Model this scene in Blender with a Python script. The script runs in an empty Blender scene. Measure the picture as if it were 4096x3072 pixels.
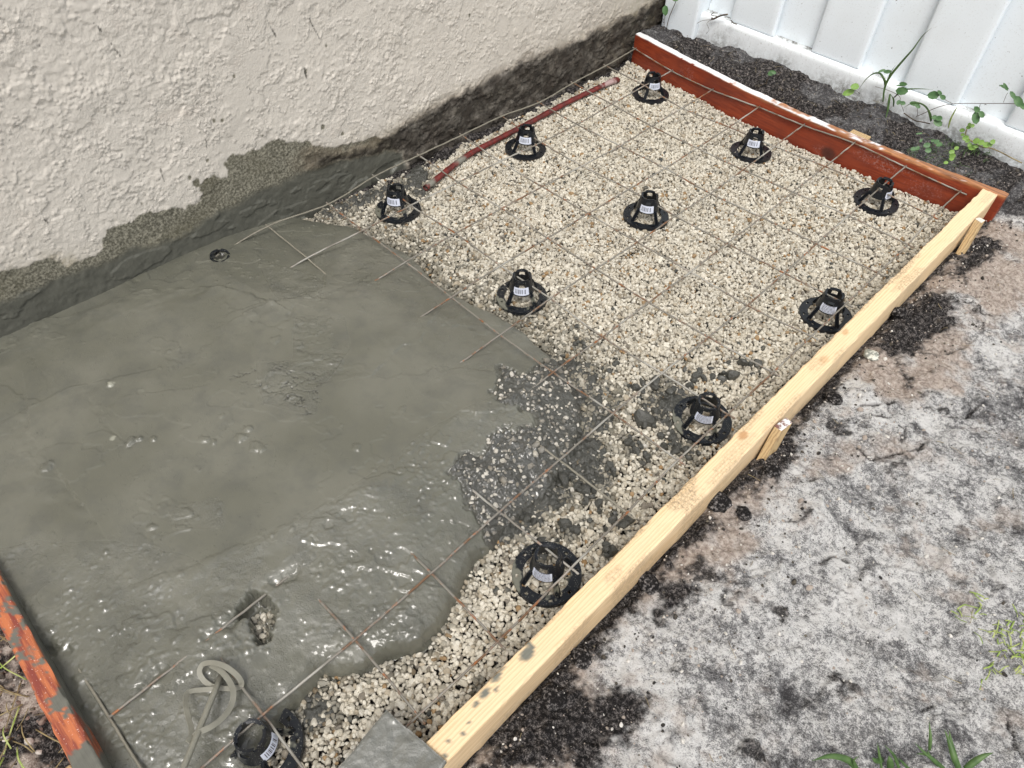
import bpy, math, random
import numpy as np
from mathutils import Matrix, Vector
random.seed(7); rng = np.random.default_rng(7)
S = bpy.context.scene; COL = S.collection

# ------------------------------------------------------------------ camera
CAM = np.array([1.36794, -1.99770, 1.07097])
YAW, PITCH, ROLL, FPX = -0.7472939, -0.8474911, 0.0445451, 2949.3
_F = np.array([math.sin(YAW)*math.cos(PITCH), math.cos(YAW)*math.cos(PITCH), math.sin(PITCH)])
_R0 = np.array([math.cos(YAW), -math.sin(YAW), 0.0]); _U0 = np.cross(_R0, _F)
_R = _R0*math.cos(ROLL)+_U0*math.sin(ROLL); _U = -_R0*math.sin(ROLL)+_U0*math.cos(ROLL)
cd = bpy.data.cameras.new("camera"); cam = bpy.data.objects.new("camera", cd); COL.objects.link(cam)
cd.sensor_width = 36; cd.lens = 36*FPX/4096; cd.clip_start = .01; cd.clip_end = 500
M = Matrix.Identity(4)
for i in range(3):
    M[i][0], M[i][1], M[i][2], M[i][3] = _R[i], _U[i], -_F[i], CAM[i]
cam.matrix_world = M; S.camera = cam

# ------------------------------------------------------------------ light
SUN_EL, SUN_AZ = math.radians(60), math.radians(140)     # azimuth clockwise from +Y
w = bpy.data.worlds.new("World"); S.world = w; w.use_nodes = True
wn = w.node_tree; bg = wn.nodes["Background"]
sky = wn.nodes.new("ShaderNodeTexSky"); sky.sky_type = 'NISHITA'; sky.sun_disc = False
sky.sun_elevation = SUN_EL; sky.sun_rotation = SUN_AZ; sky.dust_density = 4.0; sky.air_density = 1.0
hs = wn.nodes.new("ShaderNodeHueSaturation"); hs.inputs["Saturation"].default_value = .35
wn.links.new(sky.outputs[0], hs.inputs["Color"]); wn.links.new(hs.outputs[0], bg.inputs[0])
bg.inputs[1].default_value = .15
sd = bpy.data.lights.new("sun", 'SUN'); sd.energy = 1.5; sd.angle = math.radians(18); sd.color = (1, .96, .9)
sun = bpy.data.objects.new("sun", sd); COL.objects.link(sun)
dv = Vector((math.sin(SUN_AZ)*math.cos(SUN_EL), math.cos(SUN_AZ)*math.cos(SUN_EL), math.sin(SUN_EL)))
sun.rotation_euler = dv.to_track_quat('Z', 'Y').to_euler(); sun.location = (3, -3, 5)
S.view_settings.view_transform = 'Standard'; S.view_settings.look = 'None'
S.view_settings.gamma = 1; S.view_settings.exposure = 0.22
S.render.engine = 'CYCLES'

# ------------------------------------------------------------------ helpers
K = 4096/2212
def pl(u, v, ax, val):
    """point where the sight line of photo position (u,v) meets the real plane axis ax = val"""
    d = _F*FPX+_R*(u*K-2048)-_U*(v*K-1536); t = (val-CAM[ax])/d[ax]; return CAM+d*t
def plf(u, v, ax, val): return pl(u/K, v/K, ax, val)
def poly(pts, ax, val):
    a = [pl(u, v, ax, val) for u, v in pts]; o = [i for i in range(3) if i != ax]
    return np.array([[p[o[0]], p[o[1]]] for p in a])

def vn(x, y, seed):
    T = np.random.default_rng(seed).random((128, 128))
    xi = np.floor(x).astype(int); yi = np.floor(y).astype(int); fx = x-xi; fy = y-yi
    fx = fx*fx*fx*(fx*(fx*6-15)+10); fy = fy*fy*fy*(fy*(fy*6-15)+10)
    a = T[xi % 128, yi % 128]; b = T[(xi+1) % 128, yi % 128]; c = T[xi % 128, (yi+1) % 128]; d = T[(xi+1) % 128, (yi+1) % 128]
    return (a*(1-fx)+b*fx)*(1-fy)+(c*(1-fx)+d*fx)*fy
def fbm(x, y, size, octv=4, seed=1, gain=.5):
    """value noise, about -1..1, biggest feature 'size' metres"""
    r = np.zeros_like(x); amp = 1.; tot = 0; f = 1/size
    for o in range(octv):
        c, s = math.cos(1.1*o+.4), math.sin(1.1*o+.4)
        r += amp*(vn((x*c-y*s)*f+17*o, (x*s+y*c)*f+5*o, seed*31+o)*2-1); tot += amp; amp *= gain; f *= 2.03
    return r/tot*1.6
def sst(a, b, x):
    t = np.clip((x-a)/(b-a), 0, 1); return t*t*(3-2*t)
def segd(P0, P1, X, Y):
    dx, dy = P1[0]-P0[0], P1[1]-P0[1]; L2 = dx*dx+dy*dy+1e-12
    t = np.clip(((X-P0[0])*dx+(Y-P0[1])*dy)/L2, 0, 1)
    return np.hypot(X-P0[0]-t*dx, Y-P0[1]-t*dy), ((X-P0[0])*dy-(Y-P0[1])*dx)
def linedist(pts, X, Y):
    """distance to an open polyline and the side (>0 = right of travel)"""
    D = np.full(X.shape, 1e9); Sg = np.ones(X.shape)
    for a, b in zip(pts[:-1], pts[1:]):
        d, s = segd(a, b, X, Y); m = d < D; D[m] = d[m]; Sg[m] = np.sign(s[m])
    return D, Sg
def sdist(pg, X, Y):
    """signed distance to a polygon, positive inside"""
    D = np.full(X.shape, 1e9); inside = np.zeros(X.shape, bool); n = len(pg)
    for i in range(n):
        a, b = pg[i], pg[(i+1) % n]; d, _ = segd(a, b, X, Y); D = np.minimum(D, d)
        c = (a[1] > Y) != (b[1] > Y)
        xx = (b[0]-a[0])*(Y-a[1])/((b[1]-a[1]) if abs(b[1]-a[1]) > 1e-12 else 1e-12)+a[0]
        inside ^= c & (X < xx)
    return np.where(inside, D, -D)

def mesh_np(name, V, Fq, mats, parent=None, smooth=True, attrs=None, tri=False):
    V = np.asarray(V, np.float32); Fq = np.asarray(Fq, np.int32); k = Fq.shape[1]
    me = bpy.data.meshes.new(name); me.vertices.add(len(V)); me.vertices.foreach_set('co', V.ravel())
    me.loops.add(Fq.size); me.loops.foreach_set('vertex_index', Fq.ravel())
    me.polygons.add(len(Fq)); me.polygons.foreach_set('loop_start', np.arange(0, Fq.size, k, dtype=np.int32))
    me.polygons.foreach_set('loop_total', np.full(len(Fq), k, np.int32))
    me.polygons.foreach_set('use_smooth', np.full(len(Fq), smooth, bool))
    for m in (mats if isinstance(mats, (list, tuple)) else [mats]): me.materials.append(m)
    for n, a in (attrs or {}).items():
        a = np.asarray(a, np.float32)
        if a.ndim == 1: t = me.attributes.new(n, 'FLOAT', 'POINT'); t.data.foreach_set('value', a)
        else: t = me.attributes.new(n, 'FLOAT_COLOR', 'POINT'); t.data.foreach_set('color', a.ravel())
    me.update(calc_edges=True); me.validate()
    o = bpy.data.objects.new(name, me); COL.objects.link(o)
    if parent: o.parent = parent
    return o
def tag(o, label=None, cat=None, group=None, kind=None):
    if label: o['label'] = label
    if cat: o['category'] = cat
    if group: o['group'] = group
    if kind: o['kind'] = kind
    return o
def empty(name, loc, label, cat, group=None):
    o = bpy.data.objects.new(name, None); COL.objects.link(o); o.location = loc; o.empty_display_size = .02
    return tag(o, label, cat, group)
def gridfaces(nx, ny, flip=False):
    i, j = np.meshgrid(np.arange(nx-1), np.arange(ny-1), indexing='ij'); a = (i*ny+j).ravel()
    f = np.stack([a, a+ny, a+ny+1, a+1], 1); return f[:, ::-1] if flip else f
def smooth2(P):
    Q = [P[0]]
    for a_, b_ in zip(P[:-1], P[1:]): Q += [a_*.5+b_*.5, b_]
    return np.array(Q)
class MB:
    """collects simple shapes into one mesh"""
    def __init__(s): s.v = []; s.f = []
    def add(s, V, Fc):
        b = len(s.v); s.v += [tuple(map(float, p)) for p in V]; s.f += [tuple(b+i for i in f) for f in Fc]
    def hexa(s, q):   # q: 4 bottom then 4 top, counter-clockwise from above
        s.add(q, [(3, 2, 1, 0), (4, 5, 6, 7), (0, 1, 5, 4), (1, 2, 6, 5), (2, 3, 7, 6), (3, 0, 4, 7)])
    def box(s, a, b):
        (x0, y0, z0), (x1, y1, z1) = a, b
        s.hexa([(x0, y0, z0), (x1, y0, z0), (x1, y1, z0), (x0, y1, z0), (x0, y0, z1), (x1, y0, z1), (x1, y1, z1), (x0, y1, z1)])
    def tube(s, P, r, n=6, caps=True, ell=1.0):
        P = [np.array(p, float) for p in P]; R = r if hasattr(r, '__len__') else [r]*len(P); b = len(s.v); up = np.array([0, 0, 1.])
        for i, p in enumerate(P):
            t = P[min(i+1, len(P)-1)]-P[max(i-1, 0)]; t /= np.linalg.norm(t)+1e-9
            u = up if abs(t[2]) < .9 else np.array([1., 0, 0]); a = np.cross(t, u); a /= np.linalg.norm(a); c = np.cross(a, t)
            for k in range(n):
                an = 2*math.pi*k/n; s.v.append(tuple(p+R[i]*(a*math.cos(an)+c*math.sin(an)*ell)))
        for i in range(len(P)-1):
            for k in range(n):
                q = b+i*n; k2 = (k+1) % n; s.f.append((q+k, q+k2, q+n+k2, q+n+k))
        if caps: s.f.append(tuple(b+k for k in range(n))[::-1]); s.f.append(tuple(b+(len(P)-1)*n+k for k in range(n)))
    def ribbon(s, P, N, w, th):
        """flat strap along P, width w along unit vectors N, thickness th"""
        b = len(s.v); P = [np.array(p, float) for p in P]
        for i, p in enumerate(P):
            t = P[min(i+1, len(P)-1)]-P[max(i-1, 0)]; t /= np.linalg.norm(t)+1e-9
            n = np.array(N[i], float); n -= t*(n@t); n /= np.linalg.norm(n)+1e-9; m = np.cross(t, n)
            ww = w[i] if hasattr(w, '__len__') else w
            for a, c in ((-.5, -.5), (.5, -.5), (.5, .5), (-.5, .5)): s.v.append(tuple(p+n*ww*a+m*th*c))
        for i in range(len(P)-1):
            for k in range(4):
                q = b+i*4; k2 = (k+1) % 4; s.f.append((q+k, q+4+k, q+4+k2, q+k2))
        s.f.append((b, b+1, b+2, b+3)); e = b+(len(P)-1)*4; s.f.append((e+3, e+2, e+1, e))
    def build(s, name, m, parent=None, smooth=False, bevel=0, seg=2):
        me = bpy.data.meshes.new(name); me.from_pydata(s.v, [], s.f); me.materials.append(m); me.update()
        if smooth: me.polygons.foreach_set('use_smooth', [True]*len(me.polygons))
        o = bpy.data.objects.new(name, me); COL.objects.link(o)
        if parent: o.parent = parent
        if bevel: b = o.modifiers.new('bevel', 'BEVEL'); b.width = bevel; b.segments = seg; b.limit_method = 'ANGLE'
        return o
def smooth_path(P, n=8):
    P = [np.array(p, float) for p in P]; out = []
    Q = [2*P[0]-P[1]]+P+[2*P[-1]-P[-2]]
    for i in range(1, len(Q)-2):
        for k in range(n):
            t = k/n; a, b, c, d = Q[i-1:i+3]
            out.append(.5*((2*b)+(-a+c)*t+(2*a-5*b+4*c-d)*t*t+(-a+3*b-3*c+d)*t**3))
    out.append(P[-1]); return out

# ------------------------------------------------------------------ material kit
class Mt:
    def __init__(s, name):
        s.m = bpy.data.materials.new(name); s.m.use_nodes = True; s.t = s.m.node_tree; s.b = s.t.nodes["Principled BSDF"]
        g = s.t.nodes.new("ShaderNodeTexCoord"); s.obj = g.outputs["Object"]; s.uv = g.outputs["UV"]
    def set(s, sock, v):
        if hasattr(v, 'is_output') or isinstance(v, bpy.types.NodeSocket): s.t.links.new(v, sock)
        elif isinstance(v, (tuple, list)) and len(v) == 3 and sock.type == 'RGBA': sock.default_value = (*v, 1)
        else: sock.default_value = v
    def p(s, **k):
        for n, v in k.items(): s.set(s.b.inputs[n.replace('_', ' ')], v)
        return s
    def noise(s, scale, detail=4, rough=.5, vec=None, dist=0):
        n = s.t.nodes.new("ShaderNodeTexNoise"); s.set(n.inputs['Vector'], vec or s.obj); n.inputs['Scale'].default_value = scale
        n.inputs['Detail'].default_value = detail; n.inputs['Roughness'].default_value = rough; n.inputs['Distortion'].default_value = dist
        return n.outputs['Fac']
    def vor(s, scale, feat='F1', out='Distance', vec=None):
        n = s.t.nodes.new("ShaderNodeTexVoronoi"); n.feature = feat; s.set(n.inputs['Vector'], vec or s.obj); n.inputs['Scale'].default_value = scale; return n.outputs[out]
    def map(s, scale, rot=(0, 0, 0)):
        n = s.t.nodes.new("ShaderNodeMapping"); s.set(n.inputs['Vector'], s.obj); n.inputs['Scale'].default_value = scale; n.inputs['Rotation'].default_value = rot; return n.outputs[0]
    def rng(s, v, a, b, c=0, d=1, smooth=True):
        n = s.t.nodes.new("ShaderNodeMapRange"); n.interpolation_type = 'SMOOTHSTEP' if smooth else 'LINEAR'; s.set(n.inputs[0], v)
        for i, q in zip((1, 2, 3, 4), (a, b, c, d)): s.set(n.inputs[i], q)
        return n.outputs[0]
    def math(s, op, a, b=0):
        n = s.t.nodes.new("ShaderNodeMath"); n.operation = op; s.set(n.inputs[0], a); s.set(n.inputs[1], b); return n.outputs[0]
    def mix(s, f, a, b, mode='MIX'):
        n = s.t.nodes.new("ShaderNodeMix"); n.data_type = 'RGBA'; n.blend_type = mode
        s.set(n.inputs[0], f); s.set(n.inputs[6], a); s.set(n.inputs[7], b); return n.outputs[2]
    def attr(s, name, col=False):
        n = s.t.nodes.new("ShaderNodeAttribute"); n.attribute_name = name; return n.outputs['Color' if col else 'Fac']
    def bump(s, h, dist=.001, st=1., prev=None):
        n = s.t.nodes.new("ShaderNodeBump"); s.set(n.inputs['Height'], h); n.inputs['Distance'].default_value = dist; s.set(n.inputs['Strength'], st)
        if prev: s.set(n.inputs['Normal'], prev)
        return n.outputs[0]

# stucco wall
a = Mt('painted_stucco'); mold, wet, cem, spk = a.attr('mold'), a.attr('wet'), a.attr('cement'), a.attr('speck')
c = a.mix(a.noise(3, 5), (.60, .56, .495), (.67, .63, .565))
c = a.mix(a.rng(a.noise(9, 6, .7), .56, .8, 0, .4), c, (.56, .47, .40))
c = a.mix(a.math('MULTIPLY', a.attr('dirt'), a.rng(a.noise(45, 6, .7), .3, .62, .25, 1)), c, (.30, .26, .16))
wetc = a.mix(a.rng(a.noise(200, 4, .65), .38, .66), (.105, .100, .075), (.30, .285, .225))
wetc = a.mix(a.rng(a.noise(7, 3), .4, .7, 0, .5), wetc, (.12, .11, .07))
c = a.mix(wet, c, wetc)
c = a.mix(a.math('MULTIPLY', mold, a.rng(a.noise(30, 5, .7), .2, .6, .75, 1)), c, a.mix(a.rng(mold, .45, .95), (.17, .135, .095), a.mix(a.noise(25, 5), (.010, .009, .007), (.040, .030, .022))))
c = a.mix(cem, c, a.mix(a.noise(40, 5), (.075, .076, .064), (.135, .135, .112)))
c = a.mix(spk, c, (.06, .058, .05))
bh = a.bump(a.noise(230, 3, .6), .0022, a.math('MULTIPLY', a.rng(cem, 0, 1, .8, .25, False), a.rng(a.noise(9, 4, .6), .35, .65, .25, 1)))
a.p(Base_Color=c, Roughness=a.rng(cem, 0, 1, .85, .35, False), Normal=bh, Specular_IOR_Level=.35); M_STUCCO = a.m

# wet concrete
a = Mt('wet_concrete'); ro = a.attr('rough')
c = a.mix(a.rng(a.noise(6, 4), .35, .65), (.118, .118, .092), (.148, .147, .118))
c = a.mix(a.rng(a.noise(22, 5, .65), .42, .7, 0, .38), c, (.080, .083, .074))
crb = a.attr('crumb'); c = a.mix(crb, c, a.mix(a.noise(60, 5, .7), (.050, .050, .043), (.095, .095, .082)))
c = a.mix(a.attr('crack_hollow_shade'), c, (.035, .035, .03))
c = a.mix(a.attr('pale'), c, (.33, .33, .27))
nb = a.bump(a.noise(24, 4, .6), .003, a.rng(ro, 0, 1, .08, .25, False))
nb = a.bump(a.noise(170, 5, .7, dist=.8), .0020, a.rng(ro, 0, 1, .06, .6, False), nb)
pc = a.rng(a.noise(14, 3), .42, .6); nb = a.bump(a.noise(430, 3, .7), .0017, a.math('MULTIPLY', a.rng(ro, 0, 1, .14, .9, False), a.math('ADD', pc, .25)), nb)
nb = a.bump(a.noise(150, 5, .7), .004, a.math('MULTIPLY', crb, .8), nb)
pit = a.math('MULTIPLY', a.rng(a.vor(210), .05, .20, 1, 0), a.rng(a.noise(40, 4, .7), .50, .58)); nb = a.bump(pit, .0022, .8, nb)
a.p(Base_Color=c, Roughness=a.rng(ro, 0, 1, .36, .20, False), Normal=nb, Specular_IOR_Level=.5, Coat_Weight=a.math('MULTIPLY', a.rng(ro, 0, 1, .15, 1.0, False), a.rng(pc, 0, 1, 1, .6)), Coat_Roughness=.07); M_CONC = a.m
a = Mt('crumbly_concrete')
c = a.mix(a.noise(60, 5, .7), (.040, .040, .034), (.085, .085, .074))
a.p(Base_Color=c, Roughness=.42, Normal=a.bump(a.noise(160, 5, .7), .004, .9), Specular_IOR_Level=.5, Coat_Weight=.15, Coat_Roughness=.2); M_CRUMB = a.m
a = Mt('coated_concrete')
c = a.mix(a.noise(50, 5, .7), (.12, .124, .11), (.20, .20, .175))
nb = a.bump(a.noise(90, 5, .65), .004, .6); nb = a.bump(a.noise(330, 3, .7), .0015, .6, nb)
a.p(Base_Color=c, Roughness=.25, Normal=nb, Specular_IOR_Level=.6, Coat_Weight=.8, Coat_Roughness=.1); M_COAT = a.m

# gravel
a = Mt('limestone_gravel'); c = a.attr('col', True)
c = a.mix(a.rng(a.noise(420, 4, .7), .52, .68, 0, .45), c, (.12, .10, .075))
c = a.mix(a.rng(a.noise(70, 3), .4, .7, 0, .25), c, (.42, .36, .26))
a.p(Base_Color=c, Roughness=.75, Normal=a.bump(a.noise(300, 3, .6), .0012, .6), Specular_IOR_Level=.35); M_GRAV = a.m

# soil and sand
a = Mt('sandy_soil'); dk, tn = a.attr('dark'), a.attr('tan')
g1 = a.noise(480, 3, .75); g2 = a.noise(130, 5, .75); g3 = a.noise(22, 6, .7)
f = a.math('ADD', a.math('MULTIPLY', a.rng(g1, .3, .7), .46), a.math('ADD', a.math('MULTIPLY', a.rng(g2, .32, .68), .42), a.math('MULTIPLY', a.rng(g3, .3, .7), .30)))
f = a.math('SUBTRACT', f, a.attr('grey'))
wh = a.mix(a.rng(f, .12, .62), (.17, .168, .168), (.58, .572, .555))
wh = a.mix(a.rng(f, -.2, .2, 1, 0), wh, (.05, .048, .05))
tc = a.mix(a.rng(g2, .3, .68), (.20, .155, .13), (.50, .44, .385))
c = a.mix(tn, wh, tc)
bl = a.mix(a.rng(a.math('ADD', a.math('MULTIPLY', g2, .6), a.math('MULTIPLY', g1, .4)), .47, .64), (.012, .011, .011), (.22, .20, .19))
c = a.mix(dk, c, bl)
nb = a.bump(g3, .01, .6); nb = a.bump(g2, .005, .8, nb); nb = a.bump(g1, .0015, .7, nb)
a.p(Base_Color=c, Roughness=.92, Normal=nb, Specular_IOR_Level=.15); M_SOIL = a.m
a = Mt('soil_clod')
c = a.mix(a.rng(a.noise(160, 5, .75), .48, .7), (.012, .011, .011), (.30, .28, .27))
a.p(Base_Color=c, Roughness=.95, Normal=a.bump(a.noise(120, 5, .7), .006, .9), Specular_IOR_Level=.15); M_CLOD = a.m
a = Mt('tan_clod')
c = a.mix(a.rng(a.noise(200, 5, .75), .4, .65), (.22, .17, .14), (.62, .56, .50))
a.p(Base_Color=c, Roughness=.95, Normal=a.bump(a.noise(150, 5, .7), .005, .9), Specular_IOR_Level=.15); M_TANC = a.m
a = Mt('old_mortar')
c = a.mix(a.rng(a.noise(110, 4, .7), .45, .6), (.22, .23, .20), (.66, .66, .58))
a.p(Base_Color=c, Roughness=.9, Normal=a.bump(a.noise(110, 4, .7), .004, .8)); M_MORT = a.m

# yellow pine
def pine(name, A=(.80, .60, .36), B=(.60, .40, .20), along='y'):
    a = Mt(name); sc = (1, .05, 1) if along == 'y' else (1, 1, .06)
    v = a.map(sc); warp = a.noise(9, 3, .5, v)
    n = a.t.nodes.new("ShaderNodeTexWave"); n.wave_type = 'BANDS'; n.bands_direction = 'X'; a.set(n.inputs['Vector'], v)
    n.inputs['Scale'].default_value = 58; n.inputs['Distortion'].default_value = 5; n.inputs['Detail'].default_value = 3; n.inputs['Detail Scale'].default_value = 2.2
    c = a.mix(a.rng(n.outputs['Fac'], .5, 1, 0, .6), A, B)
    c = a.mix(a.rng(a.noise(11, 4, .6, v), .4, .7, 0, .5), c, (A[0]*1.02, A[1]*1.08, A[2]*1.25))
    c = a.mix(a.rng(a.noise(400, 3, .6, v), .55, .75, 0, .35), c, B)
    c = a.mix(a.attr('knot'), c, (.42, .20, .07))
    c = a.mix(a.math('MULTIPLY', a.attr('dirt'), a.rng(a.noise(170, 6, .8), .36, .66, 0, .75)), c, (.10, .075, .05))
    c = a.mix(a.attr('cem'), c, (.17, .17, .14))
    nb = a.bump(n.outputs['Fac'], .0006, .4); nb = a.bump(a.noise(300, 4, .7, v), .0008, .5, nb)
    a.p(Base_Color=c, Roughness=.7, Normal=nb, Specular_IOR_Level=.3); return a.m
M_PINE = pine('yellow_pine_board'); M_STAKE = pine('stake_wood', (.50, .36, .19), (.24, .15, .07), 'z')
a = Mt('stake_top'); c = a.mix(a.rng(a.noise(90, 4, .6), .42, .52), (.20, .09, .07), (.75, .74, .73)); a.p(Base_Color=c, Roughness=.45); M_STOP = a.m

# red painted boards
a = Mt('red_painted_wood'); v = a.map((.06, 1, 1)); gr = a.noise(160, 4, .6, v)
c = a.mix(a.rng(gr, .35, .7), (.30, .052, .018), (.19, .028, .012))
c = a.mix(a.rng(a.noise(5, 4, .6), .4, .7, 0, .6), c, (.13, .022, .012))
c = a.mix(a.math('MULTIPLY', a.attr('chalk'), a.rng(a.noise(190, 6, .75), .50, .60)), c, (.36, .20, .18))
c = a.mix(a.attr('wood'), c, a.mix(a.rng(gr, .3, .7), (.52, .22, .08), (.20, .09, .045)))
c = a.mix(a.attr('white'), c, (.80, .79, .80))
c = a.mix(a.attr('knot'), c, (.07, .018, .012))
a.p(Base_Color=c, Roughness=.42, Normal=a.bump(gr, .001, .5), Specular_IOR_Level=.5); M_RED = a.m
a = Mt('orange_painted_wood'); v = a.map((.08, 1, 1)); gr = a.noise(140, 4, .6, v)
c = a.mix(a.rng(gr, .38, .62), (.50, .155, .06), (.22, .045, .03))
c = a.mix(a.rng(a.noise(400, 2), .66, .72, 0, .8), c, (.75, .6, .55))
c = a.mix(a.attr('cem'), c, a.mix(a.noise(60, 4), (.085, .085, .075), (.17, .17, .14)))
a.p(Base_Color=c, Roughness=a.rng(a.attr('cem'), 0, 1, .5, .35), Normal=a.bump(gr, .002, .6)); M_ORANGE = a.m
# red pole
a = Mt('red_weathered_pole'); v = a.map((1, 1, 1)); n1 = a.noise(60, 5, .65)
c = a.mix(a.rng(n1, .35, .65), (.17, .022, .018), (.075, .014, .012))
c = a.mix(a.attr('grey'), c, (.20, .195, .165)); c = a.mix(a.attr('chalk'), c, (.45, .34, .33))
a.p(Base_Color=c, Roughness=.45, Normal=a.bump(n1, .002, .5)); M_POLE = a.m

# wire
a = Mt('rusty_wire'); n1 = a.noise(22, 4, .65); n2 = a.noise(260, 3, .6)
c = a.mix(a.rng(n1, .49, .62), (.23, .215, .185), (.18, .10, .055))
c = a.mix(a.rng(a.noise(45, 4, .7), .56, .66, 0, .85), c, (.34, .12, .035))
c = a.mix(a.rng(a.noise(7, 3, .5), .52, .62, 0, .8), c, (.42, .41, .37))
a.p(Base_Color=c, Roughness=.5, Metallic=.25, Normal=a.bump(n2, .0006, .6)); M_WIRE = a.m
a = Mt('cement_coated_wire')
c = a.mix(a.noise(80, 4), (.14, .13, .10), (.28, .26, .21)); a.p(Base_Color=c, Roughness=.55, Normal=a.bump(a.noise(300, 3), .001, .7)); M_WIREC = a.m

# black plastic
def plastic(name, amt):
    a = Mt(name); sp = a.vor(330); s2 = a.noise(28, 3, .5)
    c = a.mix(a.rng(sp, .16, .22, amt, 0), (.0065, .0085, .012), (.22, .22, .19))
    if amt > .3: c = a.mix(a.rng(s2, .60, .66), c, (.15, .15, .12))
    a.p(Base_Color=c, Roughness=.33, Specular_IOR_Level=.45, Normal=a.bump(a.noise(250, 3), .0004, .5)); return a.m
M_BLK = plastic('clean_black_plastic', .15); M_BLKS = plastic('splashed_black_plastic', .9)
def sticker(name, lines):
    a = Mt(name); sp = a.t.nodes.new("ShaderNodeSeparateXYZ"); a.set(sp.inputs[0], a.uv); u, v = sp.outputs[0], sp.outputs[1]
    cx = a.t.nodes.new("ShaderNodeCombineXYZ")
    if lines:
        a.set(cx.inputs[0], u); a.set(cx.inputs[1], a.math('FLOOR', a.math('MULTIPLY', v, 6.0), 0))
        n = a.noise(38, 1, .5, cx.outputs[0]); row = a.math('FRACT', a.math('MULTIPLY', v, 6.0)); f = a.math('MULTIPLY', a.rng(n, .42, .47), a.rng(row, .45, .5))
    else:
        a.set(cx.inputs[0], u); n = a.noise(24, 0, .5, cx.outputs[0]); f = a.math('MULTIPLY', a.rng(n, .5, .52), a.math('MULTIPLY', a.rng(v, .2, .22), a.rng(v, .8, .82, 1, 0)))
    f = a.math('MULTIPLY', f, a.math('MULTIPLY', a.rng(u, .10, .12), a.rng(u, .9, .92, 1, 0)))
    a.p(Base_Color=a.mix(f, (.60, .64, .74), (.05, .05, .07)), Roughness=.4); return a.m
M_BAR, M_TXT = sticker('barcode_sticker', False), sticker('printed_sticker', True)

# vinyl
a = Mt('white_vinyl')
c = a.mix(a.rng(a.noise(210, 5, .85), .56, .68, 0, .55), (.80, .86, .90), (.42, .42, .40))
c = a.mix(a.rng(a.noise(70, 3, .6), .70, .73, 0, .9), c, (.06, .055, .05))
c = a.mix(a.rng(a.noise(2.5, 4, .6), .45, .75, 0, .28), c, (.56, .57, .55))
a.p(Base_Color=c, Roughness=.42, Specular_IOR_Level=.45); M_VIN = a.m
a = Mt('dirty_white_vinyl')
c = a.mix(a.rng(a.noise(130, 6, .8), .54, .66, 0, .7), (.80, .84, .86), (.36, .36, .33))
c = a.mix(a.math('MULTIPLY', a.attr('dirt'), a.rng(a.noise(60, 6, .75), .35, .6)), c, (.085, .078, .06))
a.p(Base_Color=c, Roughness=.45, Specular_IOR_Level=.4); M_VIND = a.m

def leafm(name, A, B, sc=60):
    a = Mt(name); c = a.mix(a.rng(a.noise(sc, 3), .35, .65), A, B); a.p(Base_Color=c, Roughness=.5, Specular_IOR_Level=.4, Transmission_Weight=0.0)
    a.p(Subsurface_Weight=.0); return a.m
M_LEAF = leafm('dark_leaf', (.05, .125, .04), (.09, .18, .07)); M_LEAFY = leafm('yellow_green_leaf', (.14, .26, .045), (.21, .35, .08))
M_GRASS = leafm('grass_blade', (.045, .095, .025), (.085, .15, .045)); M_STRAW = leafm('dry_straw', (.30, .24, .12), (.16, .12, .06)); M_STEM = leafm('brown_stem', (.10, .07, .04), (.05, .035, .025))
M_CLIP = leafm('grass_clipping', (.22, .32, .06), (.42, .46, .18))
a = Mt('steel_coated'); c = a.mix(a.noise(45, 4), (.17, .165, .13), (.29, .28, .23)); a.p(Base_Color=c, Roughness=.5, Normal=a.bump(a.noise(200, 4), .001, .6)); M_PAD = a.m

# ------------------------------------------------------------------ key outlines (photo positions put on real planes)
XB0, XB1 = 1.1065, 1.1445          # yellow board faces
ZT = .035                          # board top
XW = -.06                          # wall face
_rb = [(-.05, .030), (-.03, .0275), (.2, -.002), (.43, -.024), (.6, -.028), (.75, -.026), (.95, -.012), (1.107, .004), (1.2, .010)]
def yred(x): return np.interp(x, [p[0] for p in _rb], [p[1] for p in _rb])
def yleft(x): return -2.150-.030*(np.asarray(x)-.5)      # inner face of the near-left board
B_PX = [(640, 468), (700, 476), (770, 487), (830, 518), (880, 545), (920, 580), (970, 625), (1020, 655), (1080, 680), (1130, 710), (1180, 755), (1215, 790), (1245, 840), (1258, 900), (1250, 960),
        (1222, 1015), (1175, 1070), (1130, 1110), (1095, 1140), (1062, 1180), (1025, 1210), (1000, 1262), (978, 1300), (960, 1340),
        (920, 1398), (880, 1412), (830, 1425), (790, 1442), (740, 1450), (695, 1452), (680, 1475), (640, 1520), (615, 1545), (590, 1590), (560, 1640), (545, 1700)]
PB = poly(B_PX, 2, -.038)
PB = np.vstack([PB, [[1.00, -2.3], [-.2, -2.3], [-.2, -1.2], [-.07, -1.20]]])
K_PX = [(0, 1375), (180, 1425), (300, 1400), (440, 1372), (540, 1310), (660, 1252), (863, 1150), (1005, 1034), (1090, 1000), (1163, 958), (1162, 900), (1152, 829), (1080, 812), (985, 785), (905, 688), (800, 610), (718, 603), (640, 580), (560, 545), (478, 530), (430, 545), (300, 600), (0, 720)]
PK = poly(K_PX, 2, 0.0); PK = np.vstack([PK, [[-.2, -2.1], [.3, -2.3], [.5, -2.3]]])

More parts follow.
